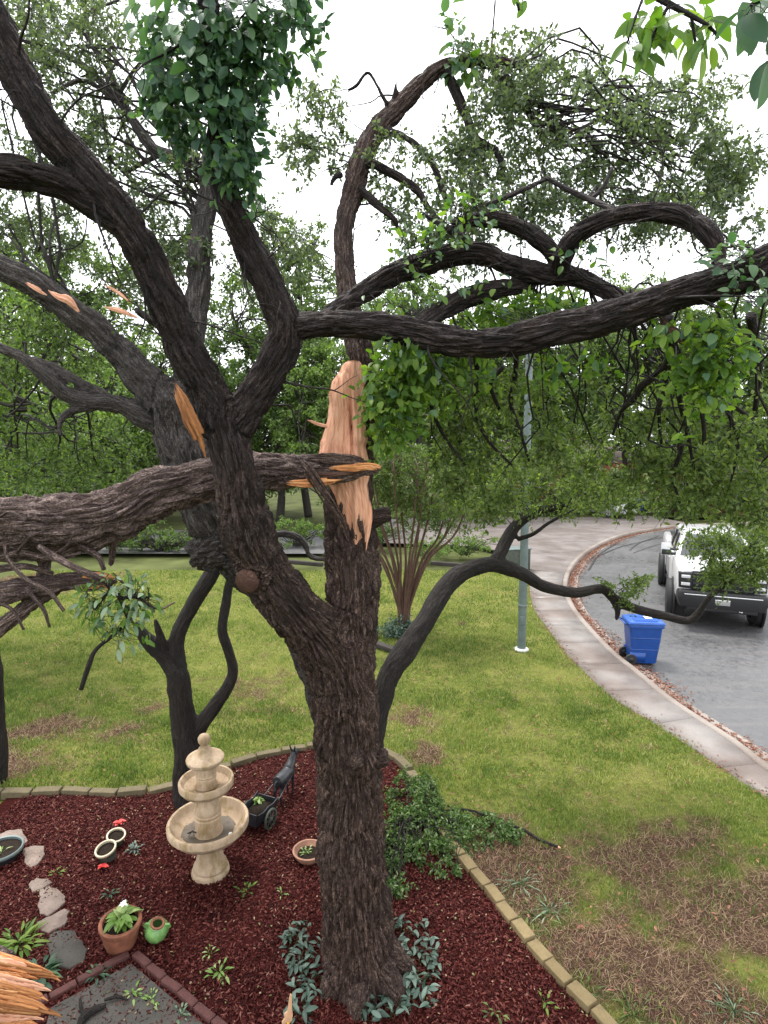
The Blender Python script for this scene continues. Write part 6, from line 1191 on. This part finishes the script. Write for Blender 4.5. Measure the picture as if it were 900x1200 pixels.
for sx in (-1, 1):
    for y in (2.98, 4.24): d = MB(); d.box((sx * 1.0, y, .95), (.012, .012, .75)); d.build('door_seam', M['black_plastic'], tk)
    for y in (2.80, 4.02): d = MB(); d.box((sx * 1.012, y, 1.25), (.03, .2, .04)); d.build('door_handle', M['paint_white'], tk, .01)
    d = MB(); d.loft([[(sx * 1.05, 1.72, 1.46), (sx * 1.30, 1.70, 1.46), (sx * 1.30, 1.70, 1.80), (sx * 1.08, 1.72, 1.80)], [(sx * 1.07, 1.86, 1.48), (sx * 1.28, 1.84, 1.48), (sx * 1.28, 1.84, 1.78), (sx * 1.10, 1.86, 1.78)]]); mr = d.build('mirror', M['paint_white'], tk, .025, True)
    d = MB(); d.box((sx * 1.17, 1.695, 1.55), (.22, .03, .14)); d.build('mirror_lamp', M['black_plastic'], mr, .01); d = MB(); d.box((sx * 1.0, 1.80, 1.50), (.22, .10, .06)); d.box((sx * .98, 1.82, 1.62), (.26, .08, .05)); d.build('mirror_arm', M['black_plastic'], mr)
    for y in (.98, 5.08):   # dark wheel wells with flares
        d = MB(); d.lathe([(.50, -.02), (.55, -.02), (.55, .03), (.50, .03), (.50, -.02)], 36, axis='x', c=(sx * 1.0, y, .48)); d.build('wheel_flare', M['black_plastic'], tk)
        d = MB(); d.lathe([(0, -.16), (.505, -.16), (.505, .015), (0, .015)], 32, axis='x', c=(sx * .99, y, .48)); d.build('wheel_well', M['rubber'], tk)
    wheel(tk, sx * .90, .98, .42, .28, steer=R(6)); wheel(tk, sx * .90, 5.08, .42, .28)
    d = MB(); d.loft([[(sx * .66, .06, .95), (sx * .95, .10, .97), (sx * .97, .12, 1.36), (sx * .66, .07, 1.36)], [(sx * .66, .0, .96), (sx * .93, .04, .98), (sx * .95, .06, 1.34), (sx * .66, .01, 1.34)]]); hl = d.build('headlight', M['black_plastic'], tk, .01)
    for zz in (1.25, 1.07): d = MB(); d.box((sx * .80, .012, zz), (.20, .04, .075)); d.build('lens', M['lamp_glass'], hl, .012)
    d = MB(); d.box((sx * .62, -.135, .66), (.14, .03, .07)); d.build('fog_lamp', M['lamp_glass'], tk, .01)
    d = MB(); d.tube([(sx * .42, -.10, .52), (sx * .42, -.17, .53), (sx * .36, -.17, .53), (sx * .36, -.10, .52)], .016, 8); d.build('tow_hook', M['chrome'], tk)
g_ = MB(); g_.box((0, .06, 1.16), (1.32, .08, .46)); gr = g_.build('grille', M['black_plastic'], tk, .01)
for z in (1.33, 1.22, 1.10, .99): d = MB(); d.box((0, .0, z), (1.28, .06, .05)); d.build('grille_bar', M['black_plastic'], gr, .015)
for sx in (-1, 1): d = MB(); d.box((sx * .42, -.005, 1.16), (.06, .05, .40)); d.build('grille_bar', M['black_plastic'], gr, .012)
d = MB(); d.lathe([(0, -.03), (.10, -.03), (.11, 0), (0, .0)], 28, axis='y'); o = d.build('emblem', M['paint_dark'], gr); o.location = (0, -.035, 1.16); o.scale = (1.2, 1, .55)
d = MB(); d.loft([sec(-.16, .86, .56, .93, .02, .0, .8), sec(-.12, .96, .55, .94, .02, 0, .9), sec(.12, 1.0, .55, .94, .02, 0, .95)]); bp_ = d.build('front_bumper', M['black_plastic'], tk, .02, True)
d = MB(); d.box((0, -.165, .86), (1.66, .03, .03)); d.build('bumper_trim', M['chrome'], bp_, .01); d = MB(); d.box((0, -.17, .72), (.32, .02, .13)); d.build('licence_plate', M['chrome'], bp_, .004)
d = MB(); d.box((0, -.02, .53), (1.5, .2, .12)); d.build('air_dam', M['black_plastic'], tk, .02); d = MB(); d.box((0, 3.1, .50), (1.5, 5.6, .22)); d.build('chassis', M['rubber'], tk)
for sx in (-1, 1): d = MB(); d.box((sx * .93, 2.95, .46), (.14, 2.6, .06)); d.build('step_bar', M['black_plastic'], tk, .02)

# ---- light pole
pb = G(611, 762); pl = thing('lamp_pole', 'grey-green galvanised steel lamp pole on the lawn by the sidewalk', 'pole', (pb[0], pb[1], 0))
b = MB(); b.lathe([(0, -.05), (.098, -.05), (.098, .02), (.092, 3), (.078, 7.4), (0, 7.42)], 24); b.build('shaft', M['galv'], pl, 0, True)
b = MB(); b.lathe([(0, .0), (.17, .0), (.165, .045), (.11, .06), (0, .06)], 20); b.build('base_collar', M['trim'], pl); b = MB(); b.box((-.02, -.10, .75), (.10, .03, .2)); b.build('hand_hole_cover', M['galv'], pl, .006)
b = MB(); b.lathe([(.095, 1.05), (.103, 1.06), (.103, 1.12), (.095, 1.13)], 24); b.build('band', M['galv'], pl)
# ---- utility box and timber edging behind the pole
ub = G(604, 668); u = thing('utility_box', 'grey metal utility cabinet behind the lamp pole', 'cabinet', (ub[0], ub[1], 0), .3)
b = MB(); b.box((0, 0, .42), (.95, .6, .84)); b.build('cabinet', M['verdigris'], u, .03); b = MB(); b.box((0, 0, .86), (1.02, .66, .05)); b.build('lid', M['galv'], u, .02); b = MB(); b.box((.0, -.31, .45), (.02, .02, .7)); b.build('door_seam', M['black_plastic'], u)
def timber(label, pa, pb_, h=.16):
    a, c = G(*pa), G(*pb_); d = c - a; L = np.linalg.norm(d); o = MB().box((0, 0, h / 2), (L, .18, h)).build('timber', M['bark_far'], None, .02); o.location = tuple((a + c) / 2); o.rotation_euler = (0, 0, math.atan2(d[1], d[0])); tag(o, label, 'timber', 'landscape timbers')
timber('dark landscape timber on the lawn right of the crape myrtle', (505, 662), (585, 668)); timber('dark landscape timber seen between the oak stems', (333, 660), (378, 664)); timber('dark landscape timber across the lawn end at left', (95, 640), (215, 641), .25); timber('dark timber edging at the crape myrtle foot', (440, 757), (470, 768), .12)
# ---- shrubs
def shrub(label, px, py, h, rx, ry, hubs, mat, seed, L=.09, tone=0.0):
    c = G(px, py); fol = Foliage(seed); rg = fol.rg; root = thing('shrub', label, 'shrub', (c[0], c[1], 0), group='shrubs by the lawn')
    Hh = unit(rg.normal(size=(hubs, 3))) * (rg.random((hubs, 1)) ** .5) * np.array([rx, ry, h * .5]) + np.array([0, 0, h * .5]); A_ = rg.normal(0, .12, (hubs, 3)) * [1, 1, 0]
    fol.branches(A_, Hh, .014, .005, 6, .08, .1, 4); fol.sprigs(Hh, 6, .26, 10, L, L * .45, .1, .004, twigs=False); fol.build(root, M['bark_far'], mat, False, tone); return root
shrub('loose light green shrub bed by the driveway', 545, 650, 1.0, 1.9, .9, 60, M['leaf_far_light'], 401); shrub('pale green shrub left of the driveway', 500, 655, .8, 1.3, .7, 36, M['leaf_far_light'], 402); shrub('low dark plants at the foot of the crape myrtle', 462, 745, .4, .7, .5, 30, M['leaf_vinca'], 403)
shrub('hedge piece far left past the lawn', 60, 648, 1.6, 4.5, 1, 90, M['leaf_far'], 404, .14); shrub('hedge piece behind the fallen limb', 190, 645, 1.4, 4, 1, 80, M['leaf_far'], 405, .14); shrub('light shrub seen through the oak fork', 350, 640, 1.5, 1.6, .9, 50, M['leaf_far_light'], 406, .12); shrub('shrub row behind the crape myrtle', 440, 640, 1.8, 2.2, 1.0, 60, M['leaf_far'], 407, .12)
shrub('shrub on the far corner lawn', 650, 604, 2.2, 4, 1.5, 80, M['leaf_far'], 408, .2); shrub('shrub past the far bins', 800, 604, 2.4, 5, 1.5, 90, M['leaf_far_light'], 409, .22); shrub('shrub behind the dark vehicle', 900, 604, 3, 5, 1.5, 90, M['leaf_far'], 410, .22)
# ---- distant vehicles and bins
def car(name, label, loc, rz, paint, L=4.6, W=1.85, H=1.5):
    root = thing(name, label, 'car', loc, rz); hw = W / 2
    b = MB(); b.loft([sec(-L / 2, hw * .86, .35, .72), sec(-L / 2 + .25, hw, .28, .85), sec(-L * .2, hw, .25, .98), sec(L * .25, hw, .25, 1.0), sec(L / 2 - .2, hw, .3, .98), sec(L / 2, hw * .88, .4, .9)]); b.build('body', M[paint], root, .02, True)
    b = MB(); b.loft([[(-hw * .86, -L * .2, .97), (hw * .86, -L * .2, .97), (hw * .86, L * .42, .98), (-hw * .86, L * .42, .98)], [(-hw * .66, -L * .05, H - .04), (hw * .66, -L * .05, H - .04), (hw * .66, L * .3, H - .04), (-hw * .66, L * .3, H - .04)]]); cb = b.build('greenhouse', M['glass'], root, .03, True)
    b = MB(); b.box((0, L * .125, H - .01), (hw * 1.36, L * .36, .06)); b.build('roof', M[paint], cb, .025)
    for sx in (-1, 1):
        wheel(root, sx * (hw - .12), -L * .31, .33, .2); wheel(root, sx * (hw - .12), L * .3, .33, .2)
        d = MB(); d.box((sx * hw * .66, -L / 2 + .04, .70), (.32, .1, .13)); d.build('headlight', M['lamp_glass'], root, .02)
    return root
c = G(719, 607); car('parked_car', 'silver car parked far off below the leaning branch foliage', (c[0], c[1] + 1.6, -.01), R(20), 'paint_silver')
for k, (px, lab) in enumerate(((731, 'far blue bin, left of the pair on the corner lawn'), (748, 'far blue bin, right of the pair on the corner lawn'))):
    c = G(px, 601); fbn = thing('recycling_bin', lab, 'bin', (c[0], c[1], 0), R(30 + 20 * k), 'far blue bins')
    for ob in bn.children:
        q = ob.copy(); COL.objects.link(q); q.parent = fbn
        for ob2 in ob.children: q2 = ob2.copy(); COL.objects.link(q2); q2.parent = q
    fbn.scale = (1.25, 1.25, 1.0)
c = G(925, 668, -.1); dkv = car('parked_car', 'dark vehicle at the right edge behind the white pickup', (c[0], c[1], -.1), R(-35), 'paint_dark', 5.2, 2.0, 1.85)
cc = np.array(dkv.location); kb = MB(); kb.loft([[(-.30, -1.6, 0), (.3, -1.6, 0), (.34, 1.6, 0), (-.34, 1.6, 0)], [(-.42, -2.0, .22), (.42, -2.0, .22), (.45, 2.0, .22), (-.45, 2.0, .22)], [(-.38, -1.8, .30), (.38, -1.8, .30), (.4, 1.8, .30), (-.4, 1.8, .30)]])
kk = kb.build('kayak', M['blue_lid'], None, .04, True); kk.location = (cc[0] - .3, cc[1] + .4, 1.80); kk.rotation_euler = (0, 0, R(-35)); tag(kk, 'blue load strapped on top of the dark vehicle at right', 'load')
# ---- houses
def house(label, px, py, Y, Wd, Dp, H, rz, wall, seed):
    c = at(px, py, Y); root = thing('house', label, 'house', (c[0], Y, 0), rz)
    b = MB(); b.box((0, 0, H / 2), (Wd, Dp, H)); b.build('wall', M[wall], root)
    b = MB(); o = .5; b.loft([[(-Wd / 2 - o, -Dp / 2 - o, H), (Wd / 2 + o, -Dp / 2 - o, H), (Wd / 2 + o, Dp / 2 + o, H), (-Wd / 2 - o, Dp / 2 + o, H)], [(-Wd / 2 + 2.2, -.1, H + 2.1), (Wd / 2 - 2.2, -.1, H + 2.1), (Wd / 2 - 2.2, .1, H + 2.1), (-Wd / 2 + 2.2, .1, H + 2.1)]]); rf = b.build('roof', M['roof'], root)
    b = MB(); b.box((Wd * .2, .6, H + 1.9), (.8, .6, 1.4)); b.build('chimney', M['house_brick'], rf, .02)
    for x in (-.36, -.12, .36):
        fr = MB(); fr.box((x * Wd, -Dp / 2 - .03, H * .52), (1.5, .1, 1.4)); f = fr.build('window', M['trim'], root, .01)
        for sx in (-1, 1): p = MB(); p.box((x * Wd + sx * .34, -Dp / 2 - .085, H * .52), (.6, .02, 1.2)); p.build('pane', M['glass'], f)
    d = MB(); d.box((.12 * Wd, -Dp / 2 - .03, 1.03), (1.0, .1, 2.06)); dd = d.build('door', M['trim'], root, .01); d = MB(); d.lathe([(0, 0), (.04, .01), (0, .06)], 10, axis='y', c=(.12 * Wd + .36, -Dp / 2 - .1, 1.0)); d.build('handle', M['chrome'], dd); return root
house('brick house half hidden by leaves across the street at right', 900, 470, 44, 14, 8, 3.0, R(-20), 'house_brick', 1); house('brick house glimpsed behind the lamp pole foliage', 640, 480, 58, 16, 8, 3.2, R(8), 'house_brick', 2); house('pale house far behind the left trees', 130, 500, 60, 16, 8, 3.0, R(5), 'house_wall', 3)
print('street', round(time.time() - T0, 1), 'tris', sum(len(p.data.loop_triangles) or sum(1 for _ in ()) for p in []), 'faces', sum(len(o.data.polygons) for o in scene.objects if o.type == 'MESH'))
